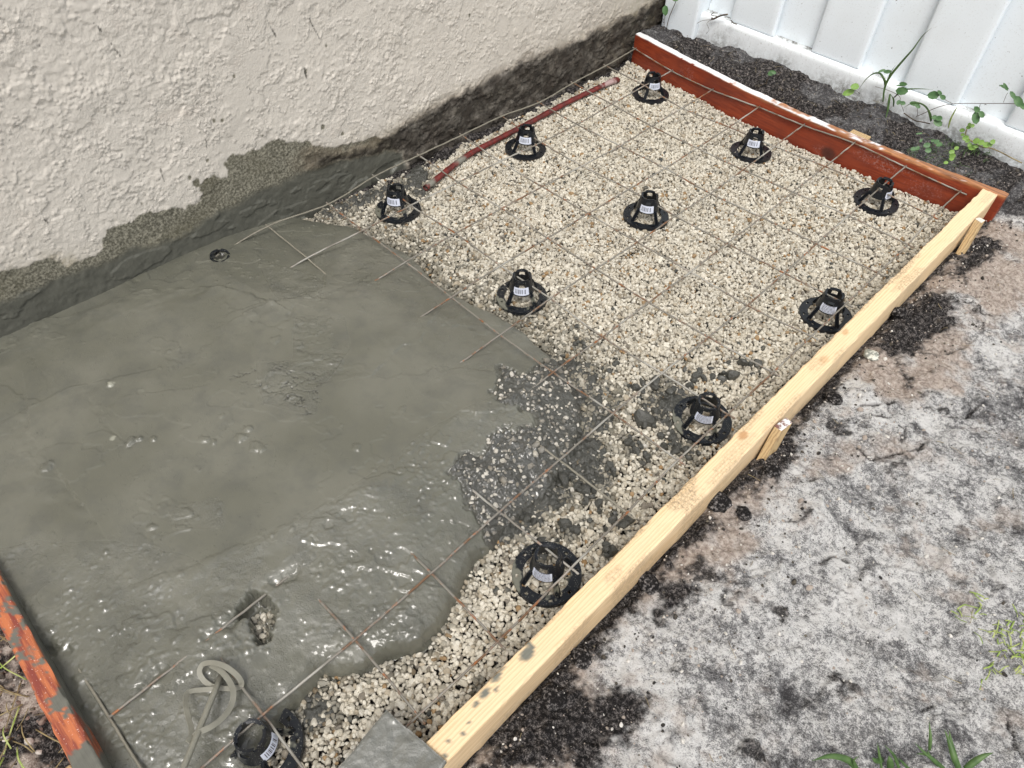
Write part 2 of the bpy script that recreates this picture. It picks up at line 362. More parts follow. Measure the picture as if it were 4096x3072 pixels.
def conc_h(X, Y):
    slur = np.exp(-((X-.80)/.14)**2-((Y+1.42)/.16)**2); warp = fbm(X, Y, .05, 4, 3)*.006+fbm(X, Y, .05, 3, 4, .5)*.012*slur
    b = sdist(PB, X, Y)+warp; k = sdist(PK, X, Y)+fbm(X, Y, .08, 3, 5)*.008
    ko = np.maximum(-k, 0); bb = np.maximum(b, 0); t = bb/(bb+ko+1e-6)
    low = sst(-1.50, -1.66, Y)
    zl = -.040+.014*low
    zl = zl-.006*slur; h = zl+(-.001-zl)*t**(.8+.5*slur)+np.minimum(np.maximum(k, 0)*.12, .013)
    edge = np.sqrt(np.clip(1-(1-np.clip(b/(.012+.012*low+.012*slur), 0, 1))**2, 0, 1)); zb = -.058
    return zb+(h-zb)*edge, b, k

# ------------------------------------------------------------------ ground
def axis(lo, hi, st, outer):
    a = list(np.arange(lo, hi+st/2, st)); s = st; x = lo; L = []
    while x > -outer: s *= 1.35; x -= s; L.append(x)
    s = st; x = hi; Rr = []
    while x < outer: s *= 1.35; x += s; Rr.append(x)
    return np.array(L[::-1]+a+Rr)
ax_, ay_ = axis(-.07, 1.80, .0035, 60), axis(-2.36, .30, .0035, 60)
X, Y = np.meshgrid(ax_, ay_, indexing='ij')
base = -.036+fbm(X, Y, .30, 4, 11)*.012+fbm(X, Y, .06, 4, 12)*.0045+fbm(X, Y, .018, 3, 13)*.002
back = sst(.0, .10, Y); base += back*(.052+.012*fbm(X, Y, .07, 4, 15)+.010*sst(.10, .19, Y))
base += sst(1.5, 3, X)*.02
# soft crusts that break off along thin cracks
cr = fbm(X, Y, .09, 3, 21); base += .006*sst(.0, .03, cr)*sst(1.2, 1.3, X)
dB = X-XB1
base -= .016*np.exp(-np.maximum(dB, 0)/.022)*(1-back)
inside = (X > -.06) & (X < XB0+.02) & (Y < yred(X)+.012) & (Y > yleft(X)-.01)
dk = np.zeros_like(X)
SB = [[(1050, 1659), (1060, 1590), (1150, 1490), (1230, 1400), (1290, 1335), (1330, 1300), (1300, 1380), (1240, 1440), (1250, 1500), (1290, 1560), (1240, 1600), (1200, 1659)],
      [(1555, 1070), (1620, 1000), (1700, 925), (1750, 830), (1800, 850), (1770, 900), (1720, 940), (1690, 1020), (1620, 1075)],
      [(1890, 745), (1940, 660), (2000, 640), (2050, 640), (2060, 690), (2010, 720), (1990, 760), (1930, 770)],
      [(2050, 590), (2120, 500), (2160, 540), (2110, 570), (2080, 610)], [(1330, 1290), (1440, 1170), (1500, 1110), (1530, 1130), (1440, 1230), (1370, 1320)],
      [(1440, 1270), (1500, 1260), (1480, 1310), (1430, 1320)], [(1210, 1659), (1240, 1570), (1330, 1500), (1400, 1520), (1320, 1600), (1290, 1659)]]
for i, q in enumerate(SB):
    d = sdist(poly(q, 2, -.04), X, Y)+fbm(X, Y, .035, 5, 40+i, .65)*.020; dk = np.maximum(dk, sst(-.018, .006, d+fbm(X, Y, .008, 2, 39)*.008))
dk = np.maximum(dk, sst(.024, .006, dB+fbm(X, Y, .05, 5, 31, .6)*.020)*sst(XB1-.06, XB1-.02, X))
dk = np.maximum(dk, .9*sst(.34, .62, fbm(X, Y, .07, 6, 33, .72)-np.maximum(dB-.10, 0)*1.6)*(dB > 0))
dk = np.maximum(dk, sst(.55, .95, fbm(X, Y, .045, 5, 36, .75))*.5)
bk = sst(.02, .05, Y-.25*np.maximum(X-1.15, 0))*sst(1.32, 1.15, X); dk = np.maximum(dk, bk*sst(.35, -.15, fbm(X, Y, .09, 5, 34, .65)))
lf = (Y < -2.14) & (X < 1.05); dk[lf] = np.maximum(dk[lf], sst(.35, -.2, fbm(X, Y, .05, 5, 35, .65))[lf])
dk[inside] = 1
# dents and footprints
tan = sst(.0, .6, fbm(X, Y, .16, 5, 51, .6)+.55-np.maximum(dB, 0)*4.6+.5*sst(-1.0, -.3, Y))
tan = np.maximum(tan, sst(.35, .8, fbm(X, Y, .08, 5, 52, .7))*.5); tan *= sst(.03, .0, Y); tan[lf] = 1
grey = .20+.17*fbm(X, Y, .20, 6, 61, .72)+.14*fbm(X*1.0, Y*2.2, .05, 5, 62, .65)+.25*sst(.30, .7, fbm(X+3, Y, .05, 5, 63, .7))
grey += .22*sst(1.30, 1.6, X)*sst(-.9, -.5, Y); grey = np.clip(grey, -.1, .8); grey = np.where(Y > .04, np.maximum(grey, .66), grey)
base += dk*(abs(fbm(X, Y, .032, 5, 71, .65))-.2)*.016*(~inside)*sst(XB1, XB1+.01, X)+dk*fbm(X, Y, .03, 4, 74, .6)*.005*(Y > .04)
base += tan*sst(XB1, XB1+.02, X)*(fbm(X, Y, .035, 4, 72, .65)*.005)*(Y < .05)
rs = np.random.default_rng(8)
for q in range(26):      # scuffs and heel marks
    x0, y0 = rs.uniform(1.25, 1.72), rs.uniform(-1.9, -.2); a_ = rs.uniform(0, 3.14); u_ = (X-x0)*math.cos(a_)+(Y-y0)*math.sin(a_); v_ = -(X-x0)*math.sin(a_)+(Y-y0)*math.cos(a_)
    d = np.hypot(u_/rs.uniform(.02, .06), v_/rs.uniform(.012, .03))+fbm(X, Y, .03, 3, 73)*.35; base -= .0045*sst(1.1, .8, d)-.0018*np.exp(-((d-1.2)/.15)**2); grey = grey+rs.choice([.0, .12, .22])*sst(1.2, .5, d)
CRK = [[(1848, 972), (1875, 1000), (1925, 990), (1960, 985), (1990, 970)], [(1880, 900), (1925, 915), (1950, 935), (1945, 960)], [(1960, 1000), (1975, 985), (1995, 960)], [(1850, 880), (1890, 880), (1930, 870)], [(1770, 1220), (1800, 1200), (1830, 1215)], [(1915, 640), (1960, 660), (1985, 700)],
       [(1960, 1525), (1985, 1540), (2010, 1530)], [(2160, 1540), (2180, 1580), (2190, 1640)], [(1990, 760), (2040, 770), (2080, 750)], [(2100, 780), (2130, 800), (2160, 795)], [(1690, 1030), (1730, 1050), (1760, 1040)], [(2040, 900), (2085, 905), (2110, 880)], [(1900, 700), (1925, 690), (1950, 700)]]
for q in CRK:
    P = smooth2(poly(q, 2, -.036)); D, sg = linedist(P, X, Y); D = np.abs(D+fbm(X, Y, .012, 3, 75)*.003); base -= .006*sst(.0035, .0008, D); dk = np.maximum(dk, sst(.0030, .0010, D)*.9); base += .0035*np.exp(-D/.02)*(sg > 0)
cl_ = abs(fbm(X, Y, .09, 5, 76, .6)); ck = sst(.020, .004, cl_)*sst(.1, .4, fbm(X, Y, .16, 3, 78))*sst(1.2, 1.26, X); base -= ck*.003; dk = np.maximum(dk, ck*.5)
base += .0016*fbm(X, Y, .010, 3, 79)*(~inside)
base[inside] = -.072
strip = (X < -.02) & (Y > -1.15) & inside; base[strip] = -.052+.008*fbm(X, Y, .03, 3, 77)[strip]
g = mesh_np('ground', np.stack([X.ravel(), Y.ravel(), base.ravel()], 1), gridfaces(*X.shape), M_SOIL, attrs=dict(dark=dk.ravel(), tan=tan.ravel(), grey=grey.ravel()))
tag(g, kind='structure')
def gz(x, y):
    i = np.clip(np.searchsorted(ax_, x), 0, len(ax_)-1); j = np.clip(np.searchsorted(ay_, y), 0, len(ay_)-1); return float(base[i, j])

# ------------------------------------------------------------------ house wall
def axis2(lo, hi, st, lo2, hi2):
    L = []; s = st; x = lo
    while x > lo2: s *= 1.4; x = max(x-s, lo2); L.append(x)
    R_ = []; s = st; x = hi
    while x < hi2: s *= 1.4; x = min(x+s, hi2); R_.append(x)
    return np.array(L[::-1]+list(np.arange(lo, hi+st/2, st))+R_)
wy, wz = axis2(-2.02, .30, .0023, -5, 2.2), axis2(-.10, .60, .0023, -.3, 2.7)
Y, Z = np.meshgrid(wy, wz, indexing='ij')
def wpoly(p): return poly(p, 0, XW)       # gives (y,z)
wetP = wpoly([(-60, 700), (-60, 600), (40, 575), (110, 560), (150, 572), (205, 555), (222, 545), (238, 500), (262, 485), (290, 468), (330, 462), (360, 455), (400, 452), (432, 440), (437, 420), (430, 402), (445, 388), (462, 380), (490, 385), (497, 368), (488, 352), (505, 340),
              (530, 345), (545, 325), (600, 300), (620, 305), (660, 306), (700, 316), (750, 316), (800, 300), (850, 300), (870, 420), (400, 640), (-60, 800)])
cemP = wpoly([(-60, 760), (-60, 690), (0, 656), (70, 628), (150, 592), (256, 560), (283, 540), (393, 510), (441, 472), (513, 436), (581, 408), (650, 376), (720, 352), (790, 335), (870, 325), (880, 420), (400, 700)])
moldL = wpoly([(560, 360), (660, 330), (750, 318), (810, 300), (850, 275), (900, 243), (950, 215), (1000, 190), (1060, 160), (1100, 140), (1200, 95), (1300, 50), (1400, 5), (1500, -60)])
n5 = fbm(Y, Z, .06, 5, 81, .6)
wet = sst(-.002, .003, sdist(wetP, Y, Z)+fbm(Y, Z, .04, 5, 82, .65)*.010)
for (u, v, r) in [(425, 395, 11), (660, 155, 4), (505, 165, 3), (697, 275, 8), (740, 290, 4), (567, 293, 4), (480, 260, 4), (463, 262, 4), (1015, 35, 3), (705, 100, 3), (448, 347, 3), (410, 384, 3), (306, 440, 4)]:
    p = pl(u, v, 0, XW); d = np.hypot(Y-p[1], (Z-p[2])*.8); wet = np.maximum(wet, sst(.0015, -.001, d-r*.0007+fbm(Y, Z, .01, 2, 83)*.002))
cem = sst(-.010, .012, sdist(cemP, Y, Z)+n5*.008+fbm(Y, Z, .015, 3, 80)*.004)
D, Sg = linedist(moldL, Y, Z); sdm = -D*Sg*1.0
# side test: below the line is mould
zl = np.interp(Y, moldL[:, 0], moldL[:, 1]); below = zl-Z
mold = sst(-.020, .030, below+n5*.018)*sst(-1.27, -1.15, Y+n5*.03)*.97
mold = np.maximum(mold, .30*sst(-.12, .03, below+n5*.05)*sst(-.7, -.2, Y))
mold *= (1-cem)
dirt = sst(.16, .0, Z+n5*.05)*sst(-1.55, -1.85, Y)*.9+sst(-.25, .2, Y)*.75*sst(.35, .0, Z+n5*.1)+sst(.12, .04, Z+n5*.04)*.35
spk = np.zeros_like(Y); rs = np.random.default_rng(4)
for k in range(130):
    y0, z0 = rs.uniform(-1.95, .1), rs.uniform(.02, .55); r = rs.uniform(.0006, .0018)
    m = (abs(Y-y0) < .03) & (abs(Z-z0) < .03); spk[m] = np.maximum(spk[m], sst(r*1.5, r*.6, np.hypot(Y[m]-y0, (Z[m]-z0)))*rs.uniform(.3, .9))
for (u0, v0, u1, v1, wd) in [(204, 51, 223, 72, .0018), (241, 95, 263, 124, .0011), (577, 43, 597, 80, .0022), (657, 147, 662, 168, .0035), (348, 368, 355, 392, .002), (445, 300, 447, 322, .0022), (92, 470, 104, 482, .002), (668, 40, 690, 82, .001)]:
    A, B = pl(u0, v0, 0, XW), pl(u1, v1, 0, XW); d, _ = segd((A[1], A[2]), (B[1], B[2]), Y, Z)
    spk = np.maximum(spk, sst(wd, wd*.3, d+fbm(Y, Z, .006, 2, 84)*.0012)*.85)
# relief: torn trowel islands with one crisp lip, then coarse grain
p1 = fbm(Y, Z*1.25, .16, 6, 85, .62); p2 = fbm(Y*1.1+3, Z, .10, 6, 86, .66); p3 = fbm(Y, Z, .05, 5, 87, .65)
mott = sst(-.25, .25, fbm(Y, Z, .12, 3, 90))
msk = sst(-.1, .35, fbm(Y+7, Z, .14, 3, 99)); rel = .0016*sst(.0, .018, p1)*msk+.0015*sst(.12, .14, p2)*(1-msk*.5)+.0011*sst(.18, .205, p3)*mott-.0014*sst(.016, .0, abs(p2+.28))*mott
q1 = fbm(Y*1.2+Z*.5, Z*1.5, .09, 6, 97, .68); q2 = fbm(Y, Z, .13, 5, 100, .6)
rel += .0024*sst(.0, .010, q1)*sst(.09, .0, q1)*sst(-.05, .15, q2)+.0020*sst(.0, .010, -q1-.22)*sst(.12, .0, -q1-.22)*sst(.05, .25, -q2)
rel += .0006*fbm(Y, Z, .010, 3, 88)*(.3+mott)+.0008*np.maximum(fbm(Y, Z, .007, 2, 89), 0)*sst(-.1, .3, q2)+.002*fbm(Y, Z, .35, 3, 91)
rel *= (1-.75*cem)*(1-.35*wet)
rel += cem*(.002*sst(.1, .16, fbm(Y*1.0, Z*2.5, .12, 4, 92))+.0008*fbm(Y, Z, .012, 3, 93))
rel += mold*(.004*sst(.05, .18, fbm(Y-Z*.8, Z*2.2, .07, 5, 94, .6))+.003*fbm(Y, Z, .03, 4, 95))
rel += .009*sst(-.02, .02, fbm(Y, Z, .07, 4, 96)-1.1+sst(.03, -.05, Z)*1.3)*sst(-1.2, -1.0, Y)*(Z < .03)
far = (Y < -2.3) | (Z > .9) | (Y > .6); rel = np.where(far, .002, rel)
wall = mesh_np('house_wall', np.stack([np.full(Y.size, XW-.002)+rel.ravel(), Y.ravel(), Z.ravel()], 1), gridfaces(*Y.shape), M_STUCCO,
               attrs=dict(mold=mold.ravel(), wet=wet.ravel(), cement=cem.ravel(), dirt=dirt.ravel(), speck=spk.ravel()))
# give the wall its thickness
mb = MB(); mb.box((XW-.22, -5, -.3), (XW-.02, 2.2, 2.7)); tmp = mb.build('wall_core', M_STUCCO)
import bmesh
bm = bmesh.new(); bm.from_mesh(wall.data); bm.from_mesh(tmp.data); bm.to_mesh(wall.data); bm.free(); bpy.data.objects.remove(tmp)
tag(wall, "cream stucco house wall with a ragged damp stain and cement smeared along its foot", 'wall')

# ------------------------------------------------------------------ wet concrete
cx_, cy_ = np.arange(-.072, 1.09, .002), np.arange(-2.19, -1.12, .002)
X, Y = np.meshgrid(cx_, cy_, indexing='ij'); H, b, k = conc_h(X, Y)
def cpoly(p, z=.005): return poly(p, 2, z)
# how lumpy the surface is: smooth trowelled bay against the rough near end
sm = sdist(cpoly([(-300, 900), (0, 700), (300, 625), (480, 625), (590, 655), (700, 640), (830, 660), (890, 720), (870, 790), (930, 830), (1000, 870), (900, 940), (830, 1000), (700, 1090), (590, 1140), (450, 1210), (250, 1190), (100, 1140), (-300, 1250)]), X, Y)
smo = sdist(cpoly([(590, 610), (700, 610), (1050, 700), (1150, 780), (1000, 820), (900, 700), (640, 640)], -.01), X, Y)
nf = fbm(X, Y, .16, 4, 101); rough = 1-sst(-.03, .03, sm+nf*.035)
up = sst(.03, -.03, sdist(cpoly([(-300, 1100), (0, 1150), (500, 1200), (800, 1000), (1100, 850), (1200, 1000), (900, 1700), (-300, 1900)]), X, Y))
rough = rough*(1-.62*up); rough = np.clip(rough, .05, 1)
for q in [[(200, 1230), (290, 1195), (400, 1215), (440, 1330), (330, 1400), (240, 1380)], [(640, 690), (740, 690), (760, 760), (700, 830), (640, 830)], [(340, 1100), (470, 1080), (480, 1140), (370, 1160)], [(560, 790), (680, 790), (680, 900), (570, 880)], [(560, 560), (700, 600), (700, 655), (600, 660)]]:
    rough = np.maximum(rough, sst(-.012, .012, sdist(cpoly(q), X, Y)+nf*.015)*.75)
H += fbm(X, Y, .22, 3, 102)*.0030*sst(0, .06, b)
H += rough*(fbm(X, Y, .06, 5, 103, .55)*.0017+fbm(X*.8+Y*.6, (Y-X)*1.6, .016, 4, 104, .65)*.0009*sst(-.2, .3, fbm(X, Y, .07, 3, 107)))*sst(0, .012, b)
H += (.0009+.0012*rough)*(sst(.1, .14, fbm(X-Y*.4, Y, .14, 5, 105, .6)))
# pebbles under the paste
rs = np.random.default_rng(12)
clus = fbm(X, Y, .06, 4, 108, .6); clus2 = fbm(X, Y, .012, 3, 109)
def bump(x0, y0, r, h):
    i0, i1 = np.searchsorted(cx_, x0-1.4*r), np.searchsorted(cx_, x0+1.4*r); j0, j1 = np.searchsorted(cy_, y0-1.4*r), np.searchsorted(cy_, y0+1.4*r)
    if i1 <= i0 or j1 <= j0: return
    d = np.hypot(X[i0:i1, j0:j1]-x0, Y[i0:i1, j0:j1]-y0)/r+(clus2[i0:i1, j0:j1]*.55 if r > .0055 else 0); H[i0:i1, j0:j1] += h*np.sqrt(np.clip(1-d*d, 0, 1))
for q in range(16000):
    x0, y0 = rs.uniform(-.05, 1.05), rs.uniform(-2.15, -1.15); i, j = min(np.searchsorted(cx_, x0), len(cx_)-1), min(np.searchsorted(cy_, y0), len(cy_)-1)
    if rs.random() < rough[i, j]**2*.8*(1 if clus[i, j] > .05 else .18) and b[i, j] > .004: bump(x0, y0, rs.uniform(.0018, .0045)*(1.5 if rs.random() < .12 else 1), rs.uniform(.0004, .0016))
for (u, v, r, h) in [(650, 700+0, .006, .002), (462, 958, .006, .004), (283, 955, .009, .006), (303, 950, .006, .005), (330, 950, .006, .004), (440, 950, .008, .003), (525, 945, .012, .006), (535, 930, .008, .004), (555, 968, .012, .004), (545, 972, .007, .004), (770, 968, .007, .003), (870, 888, .009, .002), (238, 830, .006, .003), (325, 1140, .008, .004), (100, 1010, .01, .004),
                     (595, 735, .010, .003), (385, 755, .006, .002), (365, 760, .005, .002), (480, 900, .006, .002), (630, 860, .008, .003)]:
    p = pl(u, v, 2, .012); bump(p[0], p[1], r, h)
# the stony, crumbly fan in the middle
crP = cpoly([(1185, 768), (1140, 795), (1120, 805), (1085, 800), (1060, 850), (1065, 885), (1120, 895), (1150, 905), (1120, 940), (1080, 950), (1060, 985), (1010, 1000), (975, 1035), (1010, 1090), (1040, 1150), (1060, 1200), (1400, 1100), (1400, 700)], -.015)
crumb = sst(-.006, .010, sdist(crP, X, Y)+fbm(X, Y, .04, 5, 151, .65)*.022)
H += crumb*(fbm(X, Y, .035, 4, 152, .6)*.0035+(abs(fbm(X, Y, .013, 4, 153, .65))-.2)*.007); H -= .006*sst(0, .4, crumb)*sst(1, .6, crumb)
CR_ = crumb
# watery low spots that level out to a sheen
for (u, v, r) in [(645, 1430, .035), (560, 1420, .02), (735, 1390, .03), (250, 1600, .03), (350, 1460, .02), (700, 1230, .03), (850, 1290, .03), (600, 1200, .035), (860, 1010, .03), (120, 1290, .03), (450, 1310, .02)]:
    p = pl(u, v, 2, 0); m_ = sst(1.2, .4, np.hypot(X-p[0], (Y-p[1])*1.5)/r+fbm(X, Y, .03, 3, 110)*.5); rough = rough*(1-.72*m_)
# drawn-out lips and furrows left by the screed
def ledge(px, wdt, up_, z=.01, far_=.05):
    P = smooth2(cpoly(px, z)); D, sg = linedist(P, X, Y); up_ = up_*(.5+.8*fbm(X, Y, .05, 3, 119)); D2 = D+fbm(X, Y, .03, 4, 120, .65)*.006
    return np.where(sg > 0, 1, 0)*up_*np.exp(-np.maximum(D2, 0)/far_)*sst(-.0, wdt, D2)
def groove(px, wdt, dep, z=.01):
    P = cpoly(px, z); D, sg = linedist(P, X, Y); return -dep*(.55+.6*fbm(X, Y, .03, 3, 122))*np.exp(-(np.maximum(D+fbm(X, Y, .025, 5, 121, .7)*.007, 0)/wdt)**2)
H += ledge([(0, 706), (60, 690), (150, 672), (240, 640), (330, 622), (420, 618), (490, 622), (540, 634), (585, 655)], .005, .006)
H += ledge([(585, 655), (640, 640), (700, 622), (760, 612)], .004, .004)
H += ledge([(700, 585), (705, 612), (640, 645), (560, 668), (530, 682)], .004, -.003)
H += ledge([(60, 885), (66, 930), (100, 985), (150, 1040), (180, 1085)], .005, -.005)
H += ledge([(60, 885), (150, 838), (260, 815)], .004, .003)
H += ledge([(930, 688), (905, 740), (870, 745), (835, 790), (800, 815), (770, 820)], .004, .004)
H += ledge([(360, 1235), (470, 1195), (600, 1140), (720, 1080), (900, 1000)], .008, .0022)
H += .0*groove([(345, 1310), (352, 1370), (350, 1430), (352, 1440)], .005, .005, .0)+groove([(450, 1378), (500, 1345), (540, 1300), (565, 1262), (640, 1240)], .008, .011, .0)+groove([(352, 1440), (300, 1490)], .008, .006, .0)
H += groove([(640, 660), (622, 690), (612, 730), (600, 745)], .003, .003)+groove([(0, 1390), (60, 1400), (150, 1400)], .008, .006, 0.)
H += groove([(190, 860), (240, 930), (280, 965)], .0025, .002)+groove([(60, 760), (110, 830), (140, 880)], .003, .0012)
crack_hollow_shade = np.zeros_like(X)
cs = sst(-.010, .012, sdist(cpoly([(510, 820), (560, 800), (640, 790), (680, 800), (690, 860), (680, 905), (640, 890), (570, 850)]), X, Y)+nf*.01)
cl = 1-abs(fbm(X*.7+Y*.7, (Y-X)*1.0, .028, 4, 131, .6))*14; crack_hollow_shade = np.clip(cl, 0, 1)*cs*sst(.0, .3, fbm(X, Y, .05, 3, 133)+.1); H -= crack_hollow_shade*.004
# a hole torn in the paste that shows the stones
hp = pl(560, 1345, 2, -.02); dh = np.hypot((X-hp[0])*.8+(Y-hp[1])*.3, Y-hp[1])+fbm(X, Y, .025, 4, 134, .65)*.014; H -= sst(.026, .012, dh)*(H+.040+.004*fbm(X, Y, .02, 3, 139)); bp = pl(472, 553, 2, .0); db = np.hypot(X-bp[0], Y-bp[1]); H -= sst(.019, .012, db+fbm(X, Y, .012, 2, 138)*.004)*.008; crack_hollow_shade = np.maximum(crack_hollow_shade, sst(.017, .011, db)*.9)  # shade inside the buried chair's top painted dark, in the same mask as the cracks
pale = np.zeros_like(X)
for (u, v, r) in [(238, 832, .006), (245, 1043-95, .004), (560, 640, .0), (700, 640, .0)]:
    p = pl(u, v, 2, .012)
    if r: pale = np.maximum(pale, sst(1.3, .7, np.hypot(X-p[0], Y-p[1])/r+fbm(X, Y, .006, 2, 136)*.5)*.8)
# stays under the forms and off the wall foot
H = np.minimum(H, .026)
H = np.where(Y < yleft(X)-.004, -.06, H); H = np.where(X < XW+.001, H-.0, H)
keep = (b > -.004) & (Y > yleft(X)-.012)
fq = gridfaces(*X.shape); kf = keep.ravel()[fq].all(1)
used = np.unique(fq[kf]); rem = -np.ones(X.size, int); rem[used] = np.arange(len(used))
V = np.stack([X.ravel(), Y.ravel(), H.ravel()], 1)[used]
o = mesh_np('wet_concrete', V, rem[fq[kf]], M_CONC, attrs=dict(rough=rough.ravel()[used], crack_hollow_shade=crack_hollow_shade.ravel()[used], pale=pale.ravel()[used], crumb=crumb.ravel()[used])); tag(o, kind='stuff')
o['label'] = "freshly poured grey wet concrete spreading over the gravel in the form"
HC, KC, BC = H, k, b
def ch(x, y):
    i, j = int((x-cx_[0])/.002), int((y-cy_[0])/.002)
    return HC[i, j] if 0 <= i < len(cx_) and 0 <= j < len(cy_) and BC[i, j] > .004 else -.05

# ------------------------------------------------------------------ crumbly spill over the stones
SP = [[(1180, 765), (1215, 775), (1255, 760), (1290, 800), (1335, 850), (1325, 900), (1310, 935), (1335, 985), (1325, 1055), (1285, 1060), (1250, 1070), (1205, 1100), (1180, 1140), (1110, 1165), (1075, 1180), (1030, 1110), (960, 1040), (1000, 990), (1030, 900), (1050, 830), (1110, 780)],
      [(1395, 830), (1440, 815), (1490, 835), (1475, 870), (1465, 910), (1480, 950), (1440, 960), (1425, 900), (1390, 880)], [(1450, 935), (1490, 950), (1500, 990), (1460, 985)], [(1345, 940), (1375, 935), (1380, 975), (1350, 990)],
      [(1385, 965), (1410, 960), (1415, 995), (1385, 1000)], [(1230, 735), (1265, 725), (1275, 745), (1240, 755)], [(1195, 1130), (1260, 1120), (1270, 1150), (1210, 1175)], [(1300, 1180), (1335, 1185), (1330, 1210), (1295, 1205)],
      [(690, 455), (760, 425), (840, 395), (900, 352), (930, 370), (910, 400), (850, 410), (800, 440), (740, 470)], [(880, 405), (930, 400), (925, 425), (885, 425)], [(1150, 1150), (1190, 1145), (1195, 1175), (1160, 1185)],
      [(660, 1500), (700, 1480), (720, 1520), (690, 1560), (640, 1570)], [(1020, 1480), (1040, 1475), (1045, 1500), (1020, 1505)], [(1100, 1185), (1150, 1170), (1230, 1175), (1200, 1205), (1120, 1200)]]
spc = [poly(q, 2, -.045) for q in SP]
sx_, sy_ = np.arange(-.06, 1.06, .0023), np.arange(-1.98, -.72, .0023)
X, Y = np.meshgrid(sx_, sy_, indexing='ij'); ms = np.full(X.shape, -1.)
def spill_mask(X, Y):
    m = np.full(X.shape, -1.)
    for q in spc: m = np.maximum(m, sdist(q, X, Y))
    return m+fbm(X, Y, .05, 5, 141, .65)*.020
ms = spill_mask(X, Y); b2 = sdist(PB, X, Y)
Hs = -.060+sst(-.004, .012, ms)*(.0115+fbm(X, Y, .045, 4, 142, .6)*.0065+(abs(fbm(X, Y, .014, 4, 143, .65))-.25)*.010)
kp = (ms > -.004) & (b2 < .02); fq = gridfaces(*X.shape); kf = kp.ravel()[fq].all(1); used = np.unique(fq[kf]); rem = -np.ones(X.size, int); rem[used] = np.arange(len(used))
o = mesh_np('spilled_concrete', np.stack([X.ravel(), Y.ravel(), Hs.ravel()], 1)[used], rem[fq[kf]], M_CRUMB); tag(o, kind='stuff'); o['label'] = "dark crumbly spilled concrete lying over the gravel"

# ------------------------------------------------------------------ gravel
def ico(sub):
    bm = bmesh.new(); bmesh.ops.create_icosphere(bm, subdivisions=sub, radius=1); V = np.array([v.co[:] for v in bm.verts]); Fc = np.array([[v.index for v in f.verts] for f in bm.faces]); bm.free(); return V, Fc
IV, IF = ico(2)
def stone_templates(n, seed):
    r = np.random.default_rng(seed); T = []
    for _ in range(n):
        V = IV.copy()
        for c in range(14):      # knock flats off the ball
            d = r.normal(size=3); d /= np.linalg.norm(d); h = r.uniform(.55, .85); s = V@d; V -= np.outer(np.maximum(s-h, 0)*.92, d)
        V *= 1.12*(1+r.normal(size=(len(V), 1))*.025); V *= np.array([1, r.uniform(.65, 1), r.uniform(.55, .9)]); T.append(V)
    return T
TP = stone_templates(16, 5)
def rots(n, r):
    q = r.normal(size=(n, 4)); q /= np.linalg.norm(q, axis=1)[:, None]; w_, x, y, z = q.T
    return np.stack([1-2*(y*y+z*z), 2*(x*y-z*w_), 2*(x*z+y*w_), 2*(x*y+z*w_), 1-2*(x*x+z*z), 2*(y*z-x*w_), 2*(x*z-y*w_), 2*(y*z+x*w_), 1-2*(x*x+y*y)], 1).reshape(n, 3, 3)
def stones(name, P, R_, C, mat):
    n = len(P); r = np.random.default_rng(9); Q = rots(n, r); ti = r.integers(0, len(TP), n); nv = len(IV)
    V = np.empty((n, nv, 3)); T = np.array(TP)
    V = np.einsum('nij,nvj->nvi', Q, T[ti])*R_[:, None, None]+P[:, None, :]
    Fc = (IF[None]+(np.arange(n)*nv)[:, None, None]).reshape(-1, 3)
    Cc = np.repeat(np.concatenate([C, np.ones((n, 1))], 1), nv, 0)
    return mesh_np(name, V.reshape(-1, 3), Fc, mat, attrs=dict(col=Cc), smooth=False)
def scatter(sp, seed):
    r = np.random.default_rng(seed); x = np.arange(-.05, XB0+.004, sp); y = np.arange(-2.14, .03, sp*.87)
    X, Y = np.meshgrid(x, y, indexing='ij'); X = X+(np.arange(X.shape[1]) % 2)[None]*sp/2; X = (X+r.uniform(-.38, .38, X.shape)*sp).ravel(); Y = (Y+r.uniform(-.38, .38, Y.shape)*sp).ravel()
    return X, Y, r
Ps, Rs, Cs = [], [], []
